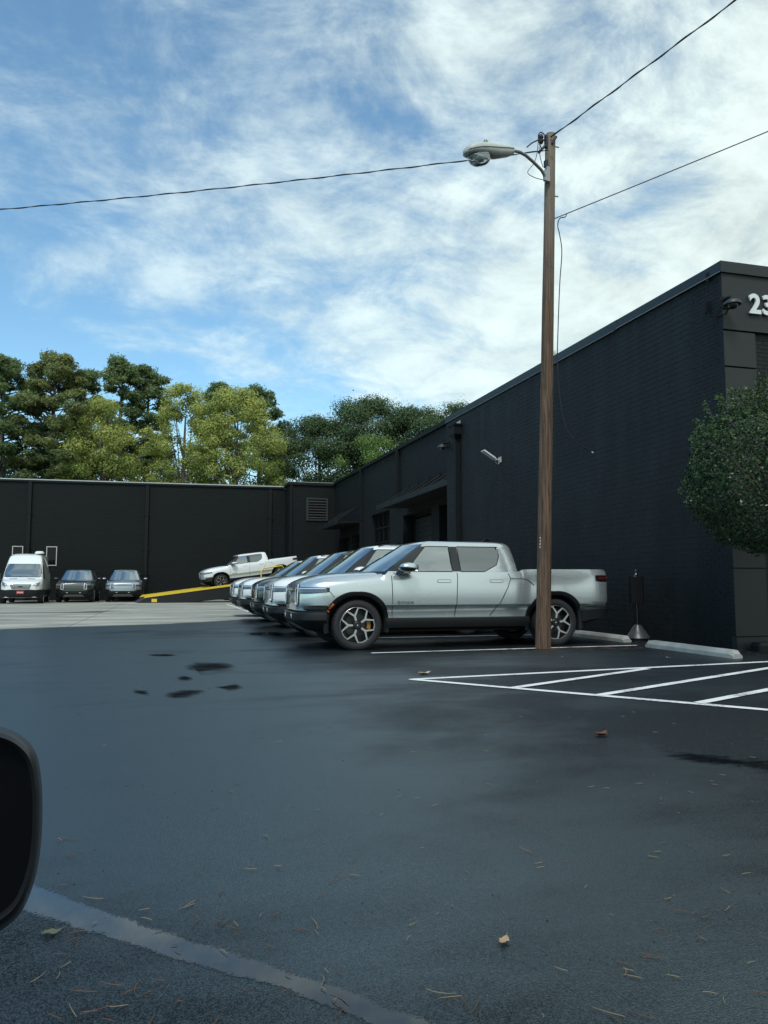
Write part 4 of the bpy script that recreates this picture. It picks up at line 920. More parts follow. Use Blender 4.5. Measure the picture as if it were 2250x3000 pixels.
# ------------------------------------------------------------------ white van
def make_van():
    root = thing('cargo_van', 'white high-roof cargo van with a red front plate', 'van')
    X = [0, .04, .12, .3, .6, .85, 1.2, 1.55, 1.8, 2.1, 2.6, 5.5, 5.75, 5.8]; ZT = [.98, 1.05, 1.10, 1.17, 1.26, 1.36, 1.75, 2.12, 2.36, 2.56, 2.66, 2.68, 2.66, 2.6]; W = [.70, .78, .86, .94, .99, 1.0, 1.015, 1.02, 1.02, 1.02, 1.02, 1.02, .99, .93]
    xs = np.linspace(0, 5.8, 60); zt_, w = catmull(X, ZT, xs), catmull(X, W, xs); mb = MB(); rows = []
    for x, z, ww in zip(xs, zt_, w):
        k = max(0, min(1, (z - 1.2) / 1.4)); t = ww * (1 - .20 * k); h = [(0, z), (t * .6, z - .012), (t * .86, z - .045), (t * .955, z - .10), (t, z - .19)]
        for f in (.75, .5, .25): zz_ = .95 + (z - .19 - .95) * f; h.append((t + (ww - t) * (1 - f), zz_))
        h += [(ww, .92), (ww, .55), (ww * .97, .32), (0, .30)]; rows.append([(x, -y, zz_) for y, zz_ in h[::-1]][:-1] + [(x, y, zz_) for y, zz_ in h])
    mb.grid(rows); mb.ring_cap(rows[0]); mb.ring_cap(rows[-1]); me_ = mb.mesh('body', 'white_paint', 40); bm = bmesh.new(); bm.from_mesh(me_); bv = BVHTree.FromBMesh(bm); bm.free(); link('body', me_, root)
    def fpatch(c, nm, mt, off, par=root, nu=9, nv=7):      # corners bl, br, tr, tl in (y, z), thrown on the front
        m = MB(); rr = []
        for i in range(nu + 1):
            u = i / nu; row = []
            for j in range(nv + 1):
                v = j / nv; y = (c[0][0] * (1 - u) + c[1][0] * u) * (1 - v) + (c[3][0] * (1 - u) + c[2][0] * u) * v; z = (c[0][1] * (1 - u) + c[1][1] * u) * (1 - v) + (c[3][1] * (1 - u) + c[2][1] * u) * v
                h, n_ = cast(bv, (-3, y, z), (1, 0, 0)); h = h if h is not None else Vector((.4, y, z)); row.append(h + (n_ if n_ is not None and n_.x < 0 else Vector((-1, 0, 0))) * off)
            rr.append(row)
        m.grid(rr); return m.build(nm, mt, par, 60)
    fpatch([(-.90, 1.375), (.90, 1.375), (.76, 2.05), (-.76, 2.05)], 'windshield', 'glass_van', .012, nu=14); fpatch([(-.94, 1.36), (.94, 1.36), (.80, 2.075), (-.80, 2.075)], 'windshield_seal', 'gloss_black', .006, nu=14)
    b_ = MB(); rr = []
    for x, y in [(.62, -1.0), (.32, -.97), (.14, -.90), (.04, -.80), (-.04, -.5), (-.05, 0), (-.04, .5), (.04, .80), (.14, .90), (.32, .97), (.62, 1.0)]: rr.append([(x + .03, y * .98, .72), (x - .02, y * 1.01, .70), (x - .035, y * 1.015, .52), (x - .01, y, .36), (x + .1, y * .95, .27)])
    b_.grid(rr); fb = b_.build('front_bumper', 'black_plastic', root, 35)
    k = MB(); k.box2((-.10, -.17, .50), (-.088, .17, .66)); k.build('number_plate', mat('plate_red', (.55, .035, .03), .5), fb)
    for y, w_ in ((-.115, .05), (-.06, .05), (0, .06), (.06, .05), (.115, .05)): k = MB(); k.box2((-.106, y - w_ * .38, .555), (-.101, y + w_ * .38, .60)); k.build('plate_lettering', mat('plate_pale', (.75, .6, .55), .5), fb)
    gr = fpatch([(-.42, .75), (.42, .75), (.50, .98), (-.50, .98)], 'grille', 'gloss_black', .012)
    for z in (.80, .865, .93): fpatch([(-.43, z - .012), (.43, z - .012), (.45, z + .012), (-.45, z + .012)], 'grille_bar', 'chrome', .024, gr)
    k = MB(); ring = [(-.055, .11 * math.cos(R(a)), .87 + .048 * math.sin(R(a))) for a in range(0, 360, 15)]; k.prism(ring, (.03, 0, 0)); k.build('oval_badge', mat('badge_blue', (.02, .03, .06), .3), gr)
    for s in (-1, 1):
        h = fpatch([(s * .55, .90), (s * .86, .93), (s * .90, 1.12), (s * .66, 1.00)], 'headlight', 'lamp_dark', .012); fpatch([(s * .62, .925), (s * .74, .94), (s * .75, 1.01), (s * .66, .99)], 'lens', 'lamp_white', .018, h, 4, 4)
        fpatch([(s * .25, 1.275), (s * .62, 1.255), (s * .62, 1.275), (s * .25, 1.295)], 'hood_vent', 'gloss_black', .008)
        k = MB(); rr = [[(x, s * (abs(cast(bv, (x, 3 * s, z), (0, -s, 0))[0].y) + .006), z) for z in (1.30 + max(0, (1.5 - x)) * 0, 1.65, 2.0 if x > 1.6 else 1.40 + (x - 1.05) * 1.05)] for x in np.linspace(1.15, 2.2, 8)]; k.grid(rr); k.build('side_window', 'glass_van', root, 60)
        k = MB(); k.box((1.15, s * 1.20, 1.42), (.10, .20, .30)); k.box((1.13, s * 1.21, 1.20), (.09, .16, .12)); k.box((1.2, s * 1.05, 1.25), (.06, .2, .06)); k.build('side_mirror', 'gloss_black', root)
        k = MB(); k.box2((.7, s * 1.024 - .012, .42), (5.6, s * 1.024 + .012, .70)); k.build('side_cladding', 'black_plastic', root)
        for ax in (.98, 4.6): add_wheel(root, ax, s, .90, False, .37)
    k = MB(); k.lathe([(0, .14), (.18, .12), (.24, .05), (.24, -.02)], 20, c=(2.5, -.62, 2.67)); k.build('roof_vent', 'white_paint', root, 40)
    return root
glass_mat('glass_van', (.10, .13, .11), .34)
van = make_van(); place(van, (on_y(60, 1770, 43.4).x, 43.2, .02), (0, 0, math.pi / 2 + R(4)))

# ------------------------------------------------------------------ utility pole, street lamp, wires
def wood_material():
    m, nt, p, N, L = node_mat('pole_wood'); g = N('ShaderNodeTexCoord').outputs['Object']
    a = nz(N, L, g, 3.0, 8, .65, .4, (9, 9, .35)); b = nz(N, L, g, 30, 5, .6, 0, (1, 1, .06)); h = nz(N, L, g, .35, 3)
    c = mixc(N, L, mapr(N, L, a, .35, .68, 0, 1), (.050, .028, .017), (.185, .112, .066))
    c = mixc(N, L, mapr(N, L, b, .50, .66, 0, .75), c, (.022, .013, .008))
    sp = N('ShaderNodeSeparateXYZ'); L(g, sp.inputs[0]); c = mixc(N, L, mapr(N, L, sp.outputs[2], 5.5, 8.8, 0, .65), c, (.27, .235, .185))
    L(c, p.inputs['Base Color']); p.inputs['Roughness'].default_value = .85
    s = N('ShaderNodeMath'); s.operation = 'ADD'; L(a, s.inputs[0]); L(b, s.inputs[1]); bp = N('ShaderNodeBump'); bp.inputs['Strength'].default_value = .8; bp.inputs['Distance'].default_value = .015; L(s.outputs[0], bp.inputs['Height']); L(bp.outputs[0], p.inputs['Normal'])
wood_material(); mat('lamp_grey', (.46, .47, .43), .5, noise_amt=.12); mat('arm_grey', (.20, .19, .17), .55, .3, noise_amt=.2); mat('wire_dark', (.012, .012, .016), .6); mat('galv', (.32, .33, .33), .45, .6)
PB = Vector((5.83, 11.52, 0)); PT = Vector((6.15, 11.50, 8.83))
pole = thing('utility_pole', 'tall weathered wooden utility pole standing at the parking line', 'pole', PB)
def pa(z): return Vector(((PT.x - PB.x) * z / PT.z, (PT.y - PB.y) * z / PT.z, z))      # axis, local
rows = []; n = 22
for z in list(np.linspace(-.25, 8.80, 46)) + [8.83]:
    r0 = .123 - .036 * max(z, 0) / 8.83 + (.006 if z < .5 else 0); c = pa(z); row = []
    for k in range(n):
        a = 2 * math.pi * k / n; r = r0 * (1 + .035 * noise.noise((math.cos(a) * 2.2, math.sin(a) * 2.2, z * .5)) + .02 * noise.noise((math.cos(a) * 9, math.sin(a) * 9, z * 1.5)))
        if z > 8.81: r *= .96
        row.append(c + Vector((r * math.cos(a), r * math.sin(a), 0)))
    rows.append(row)
m = MB(); m.grid(rows, closed=True); m.ring_cap(rows[-1]); m.build('shaft', 'pole_wood', pole, 50)
for z, ang in ((1.98, 250), (4.05, 215), (4.9, 200), (6.4, 285), (8.35, 262), (5.6, 330), (3.3, 325), (2.7, 240)):
    m = MB(); c = pa(z); r = .12 - .036 * z / 8.83; d = Vector((math.cos(R(ang)), math.sin(R(ang)), 0)); u = Vector((-d.y, d.x, 0))
    m.grid([[c + d * (r * .985 + .004 * q) + (u * math.cos(R(t)) * .6 + Vector((0, 0, 1)) * math.sin(R(t))) * .032 * e for t in range(0, 360, 36)] for q, e in ((0, 1.2), (1, 1), (-.5, .5), (-.6, .05))], closed=True); m.build('knot', mat('knot_dark', (.018, .011, .008), .9), pole, 50)
m = MB()
for z in (8.62, 7.72): c = pa(z); m.tube([c + Vector((.05, 0, 0)), c + Vector((.16, -.01, -.01))], .011, 6)
m.build('step_bolt', 'galv', pole)
for k, z in enumerate((1.785, 1.735, 1.685, 1.635)):
    m = MB(); c = pa(z) + Vector((-.112, -.055, 0)); m.lathe([(0, .012), (.016, .011), (.02, 0)], 12, 'y', c=(0, 0, 0)); o = m.build('number_tag', mat('tag_white', (.7, .7, .68), .5), pole, 40); o.location = c; o.rotation_euler = (math.pi, 0, R(62))
ins = MB(); c = pa(8.66)
ins.lathe([(0, -.08), (.03, -.08), (.045, -.05), (.028, -.03), (.028, .0), (.045, .02), (.045, .05), (.025, .08), (0, .08)], 12, c=c + Vector((-.19, -.02, .04))); ins.tube([c + Vector((-.06, -.02, .03)), c + Vector((-.19, -.02, .03))], .014, 6); ins.box(c + Vector((-.10, -.03, .0)), (.04, .06, .22)); ins.build('insulator', 'wire_dark', pole, 40)
cl = MB(); 
for a_, b_ in ((Vector((-.26, -.06, -.30)), Vector((-.14, -.07, -.16))), (Vector((-.02, -.10, -.12)), Vector((.06, -.10, .02)))): 
    cl = MB(); cl.tube([pa(8.72) + a_, pa(8.72) + b_], .022, 8); cl.build('wire_splice', 'wire_dark', pole, 40)
cl = MB(); cl.box(pa(8.25) + Vector((-.10, -.04, 0)), (.05, .07, .12)); cl.build('wire_clamp', 'wire_dark', pole)
def squiggle(pts, r, nm, par=pole):
    P = [Vector(p) for p in pts]; out = []
    for i in range(len(P) - 1):
        p0, p1, p2, p3 = P[max(i - 1, 0)], P[i], P[i + 1], P[min(i + 2, len(P) - 1)]
        for k in range(8): t = k / 8; out.append(.5 * ((2 * p1) + (p2 - p0) * t + (2 * p0 - 5 * p1 + 4 * p2 - p3) * t * t + (3 * p1 - p0 - 3 * p2 + p3) * t ** 3))
    out.append(P[-1]); m = MB(); m.tube(out, r, 6); return m.build(nm, 'wire_dark', par, 60)
def pl(px, py, Y=11.38): return on_y(px, py, Y) - PB
squiggle([pl(1600, 402), pl(1592, 392), pl(1583, 388), pl(1577, 400), pl(1582, 425), pl(1589, 440)], .010, 'loose_wire')
squiggle([pl(1544, 431), pl(1560, 418), pl(1582, 408)], .012, 'loose_wire')
squiggle([pl(1578, 400), pl(1573, 450), pl(1564, 478), pl(1546, 505), pl(1566, 520), pl(1592, 527)], .006, 'loose_wire')
squiggle([pl(1579, 430), pl(1583, 462), pl(1591, 490)], .006, 'loose_wire')
lamp = thing('street_lamp', 'grey cobra-head street lamp on a curved arm, fixed to the wooden pole', 'street lamp', PB + pa(8.0))
LB = PB + pa(8.0); ll = lambda px, py, Y: on_y(px, py, Y) - LB
arm = [ll(1598, 528, 11.38), ll(1594, 512, 11.36), ll(1586, 498, 11.33), ll(1562, 474, 11.28), ll(1540, 455, 11.22), ll(1522, 445, 11.18), ll(1500, 441, 11.14), ll(1480, 441, 11.12)]
out = []
m = MB(); m.tube(arm, .026, 10); m.build('arm', 'arm_grey', lamp, 50)
m = MB(); m.box(ll(1604, 512, 11.40), (.06, .07, .26)); m.box(ll(1597, 515, 11.37), (.05, .05, .18)); m.build('bracket', 'galv', lamp)
A, B_ = ll(1499, 441, 11.14), ll(1360, 446, 10.98); ax_ = (B_ - A); ln = ax_.length; ax_.normalize(); sidev = ax_.cross(Vector((0, 0, 1))).normalized(); upv = sidev.cross(ax_).normalized()
prof = [(0, .075, .05, .075), (.12, .095, .065, .10), (.35, .125, .095, .115), (.55, .155, .12, .10), (.72, .168, .13, .085), (.86, .152, .115, .07), (.95, .11, .08, .05), (1.0, .03, .02, .02)]
rows = []
for t, w, u, dn in prof:
    c = A + ax_ * ln * t; rows.append([c + sidev * w * math.copysign(abs(math.cos(R(q))) ** .75, math.cos(R(q))) + upv * (u if math.sin(R(q)) > 0 else dn) * math.copysign(abs(math.sin(R(q))) ** .8, math.sin(R(q))) for q in range(0, 360, 15)])
m = MB(); m.grid(rows, closed=True); m.ring_cap(rows[0]); m.ring_cap(rows[-1]); m.build('housing', 'lamp_grey', lamp, 45)
for sg in (-1, 1):
    m = MB(); m.tube([A + ax_ * ln * t + sidev * sg * (w + .004) for t, w, u, dn in prof[:-1]] + [B_], .005, 5); m.build('seam', 'seam', lamp)
cg = A + ax_ * ln * .72 - upv * .075; rows = []
for t in np.linspace(0, math.pi / 2, 7): rows.append([cg + ax_ * .215 * math.cos(t) ** .7 * math.cos(R(q)) + sidev * .145 * math.cos(t) ** .7 * math.sin(R(q)) - upv * .155 * math.sin(t) for q in range(0, 360, 15)])
m = MB(); m.grid(rows, closed=True); m.build('refractor', 'glass_lamp', lamp, 60)
m = MB(); rows = [[cg + ax_ * .10 * k * math.cos(R(q)) + sidev * .07 * k * math.sin(R(q)) - upv * d_ for q in range(0, 360, 30)] for k, d_ in ((1, -.02), (1.1, .05), (.6, .09), (.05, .10))]; m.grid(rows, closed=True); m.build('bulb', mat('bulb', (.5, .52, .52), .25, .3), lamp, 50)
c = A + ax_ * ln * .52 + upv * .115; m = MB(); m.lathe([(0, .07), (.03, .07), (.036, .055), (.036, -.02), (0, -.02)], 16, c=c); m.build('photocell', 'arm_grey', lamp, 40)
def span(p, q, sag, r, name, label, wob=0.0):
    P = [p.lerp(q, t) - Vector((0, 0, sag * 4 * t * (1 - t))) for t in np.linspace(0, 1, 90)]
    m = MB(); m.tube([v - p for v in P], r, 6, cap=True)
    if wob:
        d = (q - p).normalized(); s_ = d.cross(Vector((0, 0, 1))).normalized(); u_ = s_.cross(d); n_ = int((q - p).length / .055); H = []
        for i in range(n_ + 1): t = i / n_; b_ = p.lerp(q, t) - Vector((0, 0, sag * 4 * t * (1 - t))); a_ = i * .42; H.append(b_ - p + (s_ * math.cos(a_) + u_ * math.sin(a_)) * (r + wob))
        m.tube(H, wob, 5)
    o = m.build(name, 'wire_dark', None, 60); o.location = p; return tag(o, label, 'wire')
p0 = on_y(1606, 440, 11.36)
q1 = on_y(0, 612, 15.4); span(p0, p0 + (q1 - p0) * 1.5 + Vector((0, 0, .14)), .12, .008, 'overhead_wire', 'twisted overhead wire running from the pole top past the lamp towards the trees', .005)
q2 = on_y(2160, -2, 8.2); p2 = on_y(1614, 402, 11.4); span(p2, p2 + (q2 - p2) * 3.2 + Vector((0, 0, .15)), .05, .009, 'overhead_wire', 'twisted overhead wire rising from the pole top over the black building', .0055)
q3 = on_y(2250, 380, 9.0); p3 = on_y(1618, 643, 11.47); span(p3, p3 + (q3 - p3) * 3.0, .03, .008, 'overhead_wire', 'single smooth wire tied to the pole below the lamp')
P = [on_y(*q) for q in ((1660, 628, 11.43), (1655, 636, 11.44), (1640, 640, 11.46), (1634, 660, 11.5), (1640, 690, 11.5), (1646, 740, 11.5), (1640, 830, 11.5), (1635, 960, 11.5), (1633, 1060, 11.5), (1638, 1140, 11.5), (1648, 1220, 11.5), (1665, 1265, 11.5), (1695, 1300, 11.5), (1733, 1324, 11.5))]
o = squiggle([p - P[0] for p in P], .0085, 'dangling_cable', None); o.location = P[0]; tag(o, 'loose black cable dangling beside the wooden pole', 'cable')
t_ = MB(); t_.tube([P[-1] - P[0], P[-1] - P[0] + Vector((.03, 0, -.012))], .010, 6); t_.build('bare_end', 'tag_white', o)

# ------------------------------------------------------------------ fittings on the wall
fl = thing('floodlight', 'white slab floodlight on a knuckle bracket on the side wall', 'floodlight', (WX, 19.32, 4.42)); fl.scale = (.66,) * 3
m = MB(); m.box2((-.05, -.11, -.09), (-.001, .11, .13)); m.build('back_box', 'lamp_grey', fl)
m = MB(); m.tube([(-.05, 0, .02), (-.18, .01, .03), (-.24, .02, .05)], .032, 8); m.box((-.20, .01, .03), (.07, .09, .07)); m.build('knuckle', 'lamp_grey', fl, 40)
rot = Matrix.Rotation(R(32), 3, 'Y')
m = MB(); m.box(Vector((-.52, .02, .22)), (.62, .34, .055), rot, taper=.94); m.build('head', mat('flood_white', (.70, .71, .69), .45), fl)
m = MB(); m.box(Vector((-.52, .02, .22)) + rot @ Vector((0, 0, -.031)), (.54, .28, .006), rot); m.build('lens', mat('flood_lens', (.40, .42, .40), .3), fl)
m = MB(); m.tube([(-.03, .0, -.08), (-.08, 0, -.16), (-.17, 0, -.15), (-.25, .02, -.02)], .010, 6); m.build('cable', 'galv', fl)
def dome_cam(name, label, loc, rotz, sc=1.0, run=((-.02, .05, -.02), (-.06, .14, -.16), (-.05, .26, -.20), (-.03, .36, -.10), (-.02, .38, .04))):
    t = thing(name, label, 'camera', loc, (0, 0, rotz)); t.scale = (sc,) * 3
    m = MB(); m.box2((-.025, -.09, -.10), (-.001, .09, .10)); m.build('mount_plate', 'pipe_black', t)
    m = MB(); m.tube([(-.02, 0, .03), (-.12, 0, .05), (-.20, 0, .03), (-.22, 0, -.03)], .032, 10); m.build('arm', 'pipe_black', t, 50)
    m = MB(); m.lathe([(0, .03), (.05, .02), (.10, -.005), (.135, -.03), (.15, -.05), (.15, -.085), (.125, -.09), (0, -.09)], 24, c=(-.23, 0, -.03)); m.build('hood', mat('cam_black', (.03, .032, .032), .45), t, 40)
    m = MB(); m.lathe([(.09, -.085), (.085, -.12), (.06, -.15), (0, -.165)], 20, c=(-.23, 0, -.03)); m.build('dome', 'gloss_black', t, 60)
    m = MB(); m.tube(run, .014, 6); m.build('conduit', 'pipe_black', t, 50)
    m = MB(); m.box((run[-1][0] - .02, run[-1][1], run[-1][2] + .06), (.06, .07, .20)); m.build('junction_box', 'pipe_black', t)
    return t
dome_cam('security_camera', 'black dome security camera on the building corner under the number', (8.615, WY - .02, 5.64), math.pi / 2, .92, ((-.22, .03, -.12), (-.12, .06, -.25), (.10, .06, -.22), (.30, .055, -.14), (.40, .05, -.02)))
dome_cam('security_camera', 'black dome security camera on the brick above the big canopy', (WX, 23.42, 5.58), 0, 1.0)
m = MB(); m.box((0, 0, .14), (.34, .26, .30)); m.box((.03, 0, .32), (.22, .18, .08), taper=.8); o = m.build('roof_unit', 'lamp_grey'); o.location = (WX + .30, 16.9, ztop(16.9)); tag(o, 'small pale vent cap on the roof edge behind the pole', 'roof vent')

# sign stand with the conical foot
SP = on_ground(1885, 1878); SP.x = min(SP.x, 8.22)
st = thing('sign_stand', 'black post with box sign on a grey ribbed cone foot', 'sign stand', SP)
m = MB(); m.lathe([(0, .0), (.175, .0), (.175, .05), (.16, .055), (.0, .06)], 28); m.build('base_ring', 'rubber', st, 40)
m = MB(); prof_ = [(.215, .06), (.21, .075), (.14, .16), (.055, .285), (.05, .30), (0, .30)]; m.lathe(prof_, 28)
for k in range(9):
    a = 2 * math.pi * k / 9 + .2; m.tube([(.205 * math.cos(a), .205 * math.sin(a), .08), (.14 * math.cos(a), .14 * math.sin(a), .168), (.06 * math.cos(a), .06 * math.sin(a), .285)], .006, 5)
m.build('cone_foot', mat('cone_grey', (.045, .047, .048), .38), st, 40)
m = MB(); m.tube([(0, 0, .29), (0, 0, 1.24)], .026, 12); m.build('post', 'gloss_black', st, 60)
m = MB(); rr = [[(x * e, y * e, z) for x, y in rounded(-.125, .125, -.06, .06, .03)] for z, e in ((.695, .9), (.70, 1), (1.175, 1), (1.18, .9))]; m.grid(rr, closed=True); m.ring_cap(rr[0]); m.ring_cap(rr[-1]); bx_ = m.build('sign_box', mat('sign_black', (.003, .003, .004), .6, spec=.2), st, 40); bx_.rotation_euler = (0, 0, R(-14))
m = MB(); m.lathe([(0, 1.30), (.02, 1.296), (.03, 1.275), (.02, 1.25), (.022, 1.235), (.04, 1.22), (.04, 1.17), (0, 1.17)], 16); m.build('finial', 'gloss_black', st, 50)
for z in (1.16, .745): m = MB(); m.lathe([(0, -.066), (.012, -.064), (.014, -.05)], 10, 'y', c=(-.035, 0, z)); m.build('screw', 'chrome', st, 40)
# wheel stops
def wheel_stop(x, y0, y1, label):
    L_ = y1 - y0; t = MB(); rows = []
    for yy, e in ((0, .55), (.05, .93), (.10, 1), (L_ * .33, 1), (L_ * .66, 1), (L_ - .10, 1), (L_ - .05, .93), (L_, .55)):
        rows.append([(px_ * (.9 + .1 * e), yy, pz * e + .004 * noise.noise((yy * 4, px_ * 9, pz * 9))) for px_, pz in ((-.085, 0), (-.085, .06), (-.05, .115), (.05, .115), (.085, .06), (.085, 0))])
    t.grid(rows); t.ring_cap(rows[0]); t.ring_cap(rows[-1]); o = t.build('wheel_stop', 'concrete_pale', None, 25); o.location = (x, y0, 0); return tag(o, label, 'parking stop', 'concrete wheel stops along the brick wall')
wheel_stop(7.66, 9.22, 11.30, 'pale concrete wheel stop in the empty stall before the corner')
wheel_stop(7.86, 12.25, 14.1, 'pale concrete wheel stop behind the rear wheels of the silver pickup')
# bait box by the corner
bt = thing('bait_box', 'small black plastic bait box at the foot of the building corner', 'box', (8.92, 10.16, 0), (0, 0, R(4)))
m = MB(); rr = [[(x * e, y * e, z) for x, y in rounded(-.17, .17, -.10, .10, .04)] for z, e in ((.0, 1), (.07, 1), (.072, 1.05), (.085, 1.05), (.12, .9), (.135, .8))]; m.grid(rr, closed=True); m.ring_cap(rr[-1]); m.build('case', 'black_plastic', bt, 35)
m = MB(); m.tube([(.22, -.02, 0), (.25, .0, .07), (.30, .02, .10), (.36, .02, .0)], .02, 8); m.box((.27, 0, .035), (.12, .16, .07), taper=.8); m.build('pipe_clamp', 'black_plastic', bt, 40)

# ------------------------------------------------------------------ foliage
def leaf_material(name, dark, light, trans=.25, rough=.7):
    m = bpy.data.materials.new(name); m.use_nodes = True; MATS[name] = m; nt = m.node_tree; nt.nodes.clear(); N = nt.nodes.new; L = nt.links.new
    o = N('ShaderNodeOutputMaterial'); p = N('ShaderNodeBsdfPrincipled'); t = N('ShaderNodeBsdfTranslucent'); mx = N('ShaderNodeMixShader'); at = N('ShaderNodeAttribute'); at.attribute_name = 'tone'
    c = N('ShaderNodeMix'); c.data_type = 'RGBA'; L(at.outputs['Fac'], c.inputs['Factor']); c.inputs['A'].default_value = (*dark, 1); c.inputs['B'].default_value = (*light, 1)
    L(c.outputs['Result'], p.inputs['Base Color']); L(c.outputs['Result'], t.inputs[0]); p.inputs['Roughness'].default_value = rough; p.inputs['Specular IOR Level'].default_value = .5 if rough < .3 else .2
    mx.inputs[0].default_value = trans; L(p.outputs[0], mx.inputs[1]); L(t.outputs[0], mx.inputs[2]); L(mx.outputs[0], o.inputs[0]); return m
leaf_material('leaf_pine', (.055, .10, .04), (.21, .28, .115), .35); leaf_material('leaf_pine_brown', (.085, .12, .045), (.28, .31, .115), .35)
leaf_material('leaf_yellow', (.17, .235, .06), (.52, .55, .17), .45); leaf_material('leaf_oak', (.04, .075, .035), (.11, .16, .07), .3); leaf_material('leaf_bright', (.08, .15, .04), (.20, .29, .08), .35)
leaf_material('leaf_holly', (.012, .030, .011), (.085, .135, .05), .12, .30); mat('bark', (.11, .095, .08), .9, noise_amt=.4, noise_scale=6, bump=.6, bump_scale=20)
def leaves(name, matn, centers, normals, size, tone, parent, aspect=1.6, jitter=.35, fold=.0):
    """one small pointed face per leaf or leaf clump"""
    n = len(centers); C = np.asarray(centers); D = np.asarray(normals) + rng.normal(0, jitter, (n, 3)); D /= np.linalg.norm(D, axis=1, keepdims=True) + 1e-9
    T = rng.normal(0, 1, (n, 3)); T -= (T * D).sum(1, keepdims=True) * D; T /= np.linalg.norm(T, axis=1, keepdims=True) + 1e-9; Bn = np.cross(D, T)
    s = (size * rng.uniform(.6, 1.35, n))[:, None]
    V = np.empty((n, 4, 3)); V[:, 0] = C - T * s * aspect * .5; V[:, 1] = C + Bn * s * .5 + D * s * fold; V[:, 2] = C + T * s * aspect * .5; V[:, 3] = C - Bn * s * .5 + D * s * fold
    me = bpy.data.meshes.new(name); me.vertices.add(n * 4); me.vertices.foreach_set('co', V.reshape(-1)); me.loops.add(n * 4); me.loops.foreach_set('vertex_index', np.arange(n * 4)); me.polygons.add(n)
    me.polygons.foreach_set('loop_start', np.arange(0, n * 4, 4)); me.polygons.foreach_set('loop_total', np.full(n, 4)); me.update(); me.validate()
    at = me.attributes.new('tone', 'FLOAT', 'FACE'); at.data.foreach_set('value', np.clip(tone, 0, 1).astype(np.float32)); me.materials.append(MATS[matn]); return link(name, me, parent)
def clump_cloud(clumps, per, flat=.75):
    C, Nn, T = [], [], []
    for (x, y, z, r, tn) in clumps:
        n = max(6, int(per * r * r)); d = rng.normal(0, 1, (n, 3)); d /= np.linalg.norm(d, axis=1, keepdims=True); rad = r * rng.uniform(.35, 1.0, n) ** .45 * (1 + .24 * rng.normal(0, 1, n))
        p = d * rad[:, None] * np.array([1, 1, flat]); C.append(p + (x, y, z)); Nn.append(d + (0, 0, .35)); T.append(tn + rng.normal(0, .22, n))
    return np.concatenate(C), np.concatenate(Nn), np.concatenate(T)
def limbs(mb, base, tips, r0):
    for t in tips:
        t = Vector(t); b = Vector(base); mid = b.lerp(t, .5) + Vector((0, 0, (t - b).length * .06)); mb.tube([b, mid, t], [r0, r0 * .6, r0 * .2], 6)
def broadleaf(name, label, px, Y, ztop_, width, matn, nclump, leaf, per, group, seed, zlow=3.0, egg=.5):
    global rng
    rng = np.random.default_rng(seed); X = on_y(px, 1400, Y).x; t = thing(name, label, 'tree', (X, Y, 0), group=group)
    tr = MB(); tr.tube([(0, 0, -.2), (.1, 0, ztop_ * .25), (0, .1, ztop_ * .5), (.1, 0, ztop_ * .85)], [.34, .27, .18, .05], 9); cl = []
    tips = []
    for k in range(nclump):
        u = rng.uniform(0, 1); z = zlow + (ztop_ - zlow) * u; hw = width * .5 * math.sin(math.pi * min(1, .12 + .88 * (u * .92 + .06)) ** (egg + .3)) ** .7; a = rng.uniform(0, 2 * math.pi); rr_ = hw * rng.uniform(.45, 1.0) ** .6
        r = width * rng.uniform(.05, .125); wob_ = 1 + .28 * noise.noise((math.cos(a) * 1.4 + seed, math.sin(a) * 1.4, u * 3.5)); rr_ *= wob_; x, y = rr_ * math.cos(a), rr_ * math.sin(a); z = min(z, ztop_ - r * .6)
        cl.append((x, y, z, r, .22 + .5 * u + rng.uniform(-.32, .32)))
        if k % 3 == 0: tips.append((x * .9, y * .9, z))
    for q in tips[::2]: limbs(tr, (rng.normal(0, .08), rng.normal(0, .08), max(1.5, q[2] * rng.uniform(.35, .85))), [q], rng.uniform(.05, .10))
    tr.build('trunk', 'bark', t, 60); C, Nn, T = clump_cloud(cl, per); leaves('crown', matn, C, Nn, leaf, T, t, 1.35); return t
def pine(name, label, px, Y, ztop_, width, matn, nb, leaf, per, group, seed, zlow=5.0):
    global rng
    rng = np.random.default_rng(seed); X = on_y(px, 1400, Y).x; t = thing(name, label, 'tree', (X, Y, 0), group=group); tr = MB(); tr.tube([(0, 0, -.2), (.15, 0, ztop_ * .4), (-.05, 0, ztop_ * .75), (.05, 0, ztop_ * .97)], [.30, .24, .14, .04], 9); cl = []
    for k in range(nb):
        u = (k + rng.uniform(0, 1)) / nb; z = zlow + (ztop_ - zlow) * u; L_ = width * .5 * (1.05 - u) ** .55 * rng.uniform(.55, 1.1); a = rng.uniform(0, 2 * math.pi); end = Vector((L_ * math.cos(a), L_ * math.sin(a), z + L_ * rng.uniform(-.05, .25)))
        limbs(tr, (0, 0, z - L_ * .1), [end], .06)
        for q in range(3):
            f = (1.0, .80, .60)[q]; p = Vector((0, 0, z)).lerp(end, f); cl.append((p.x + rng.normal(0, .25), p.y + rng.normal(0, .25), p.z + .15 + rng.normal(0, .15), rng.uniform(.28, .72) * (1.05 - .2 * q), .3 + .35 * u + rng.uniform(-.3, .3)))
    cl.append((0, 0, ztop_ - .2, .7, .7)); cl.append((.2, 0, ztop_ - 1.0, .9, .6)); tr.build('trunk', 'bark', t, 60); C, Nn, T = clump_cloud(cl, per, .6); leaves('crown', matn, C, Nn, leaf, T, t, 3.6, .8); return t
TG = 'trees behind the warehouse'
hz = lambda py, Y, px=600: on_y(px, py, Y).z
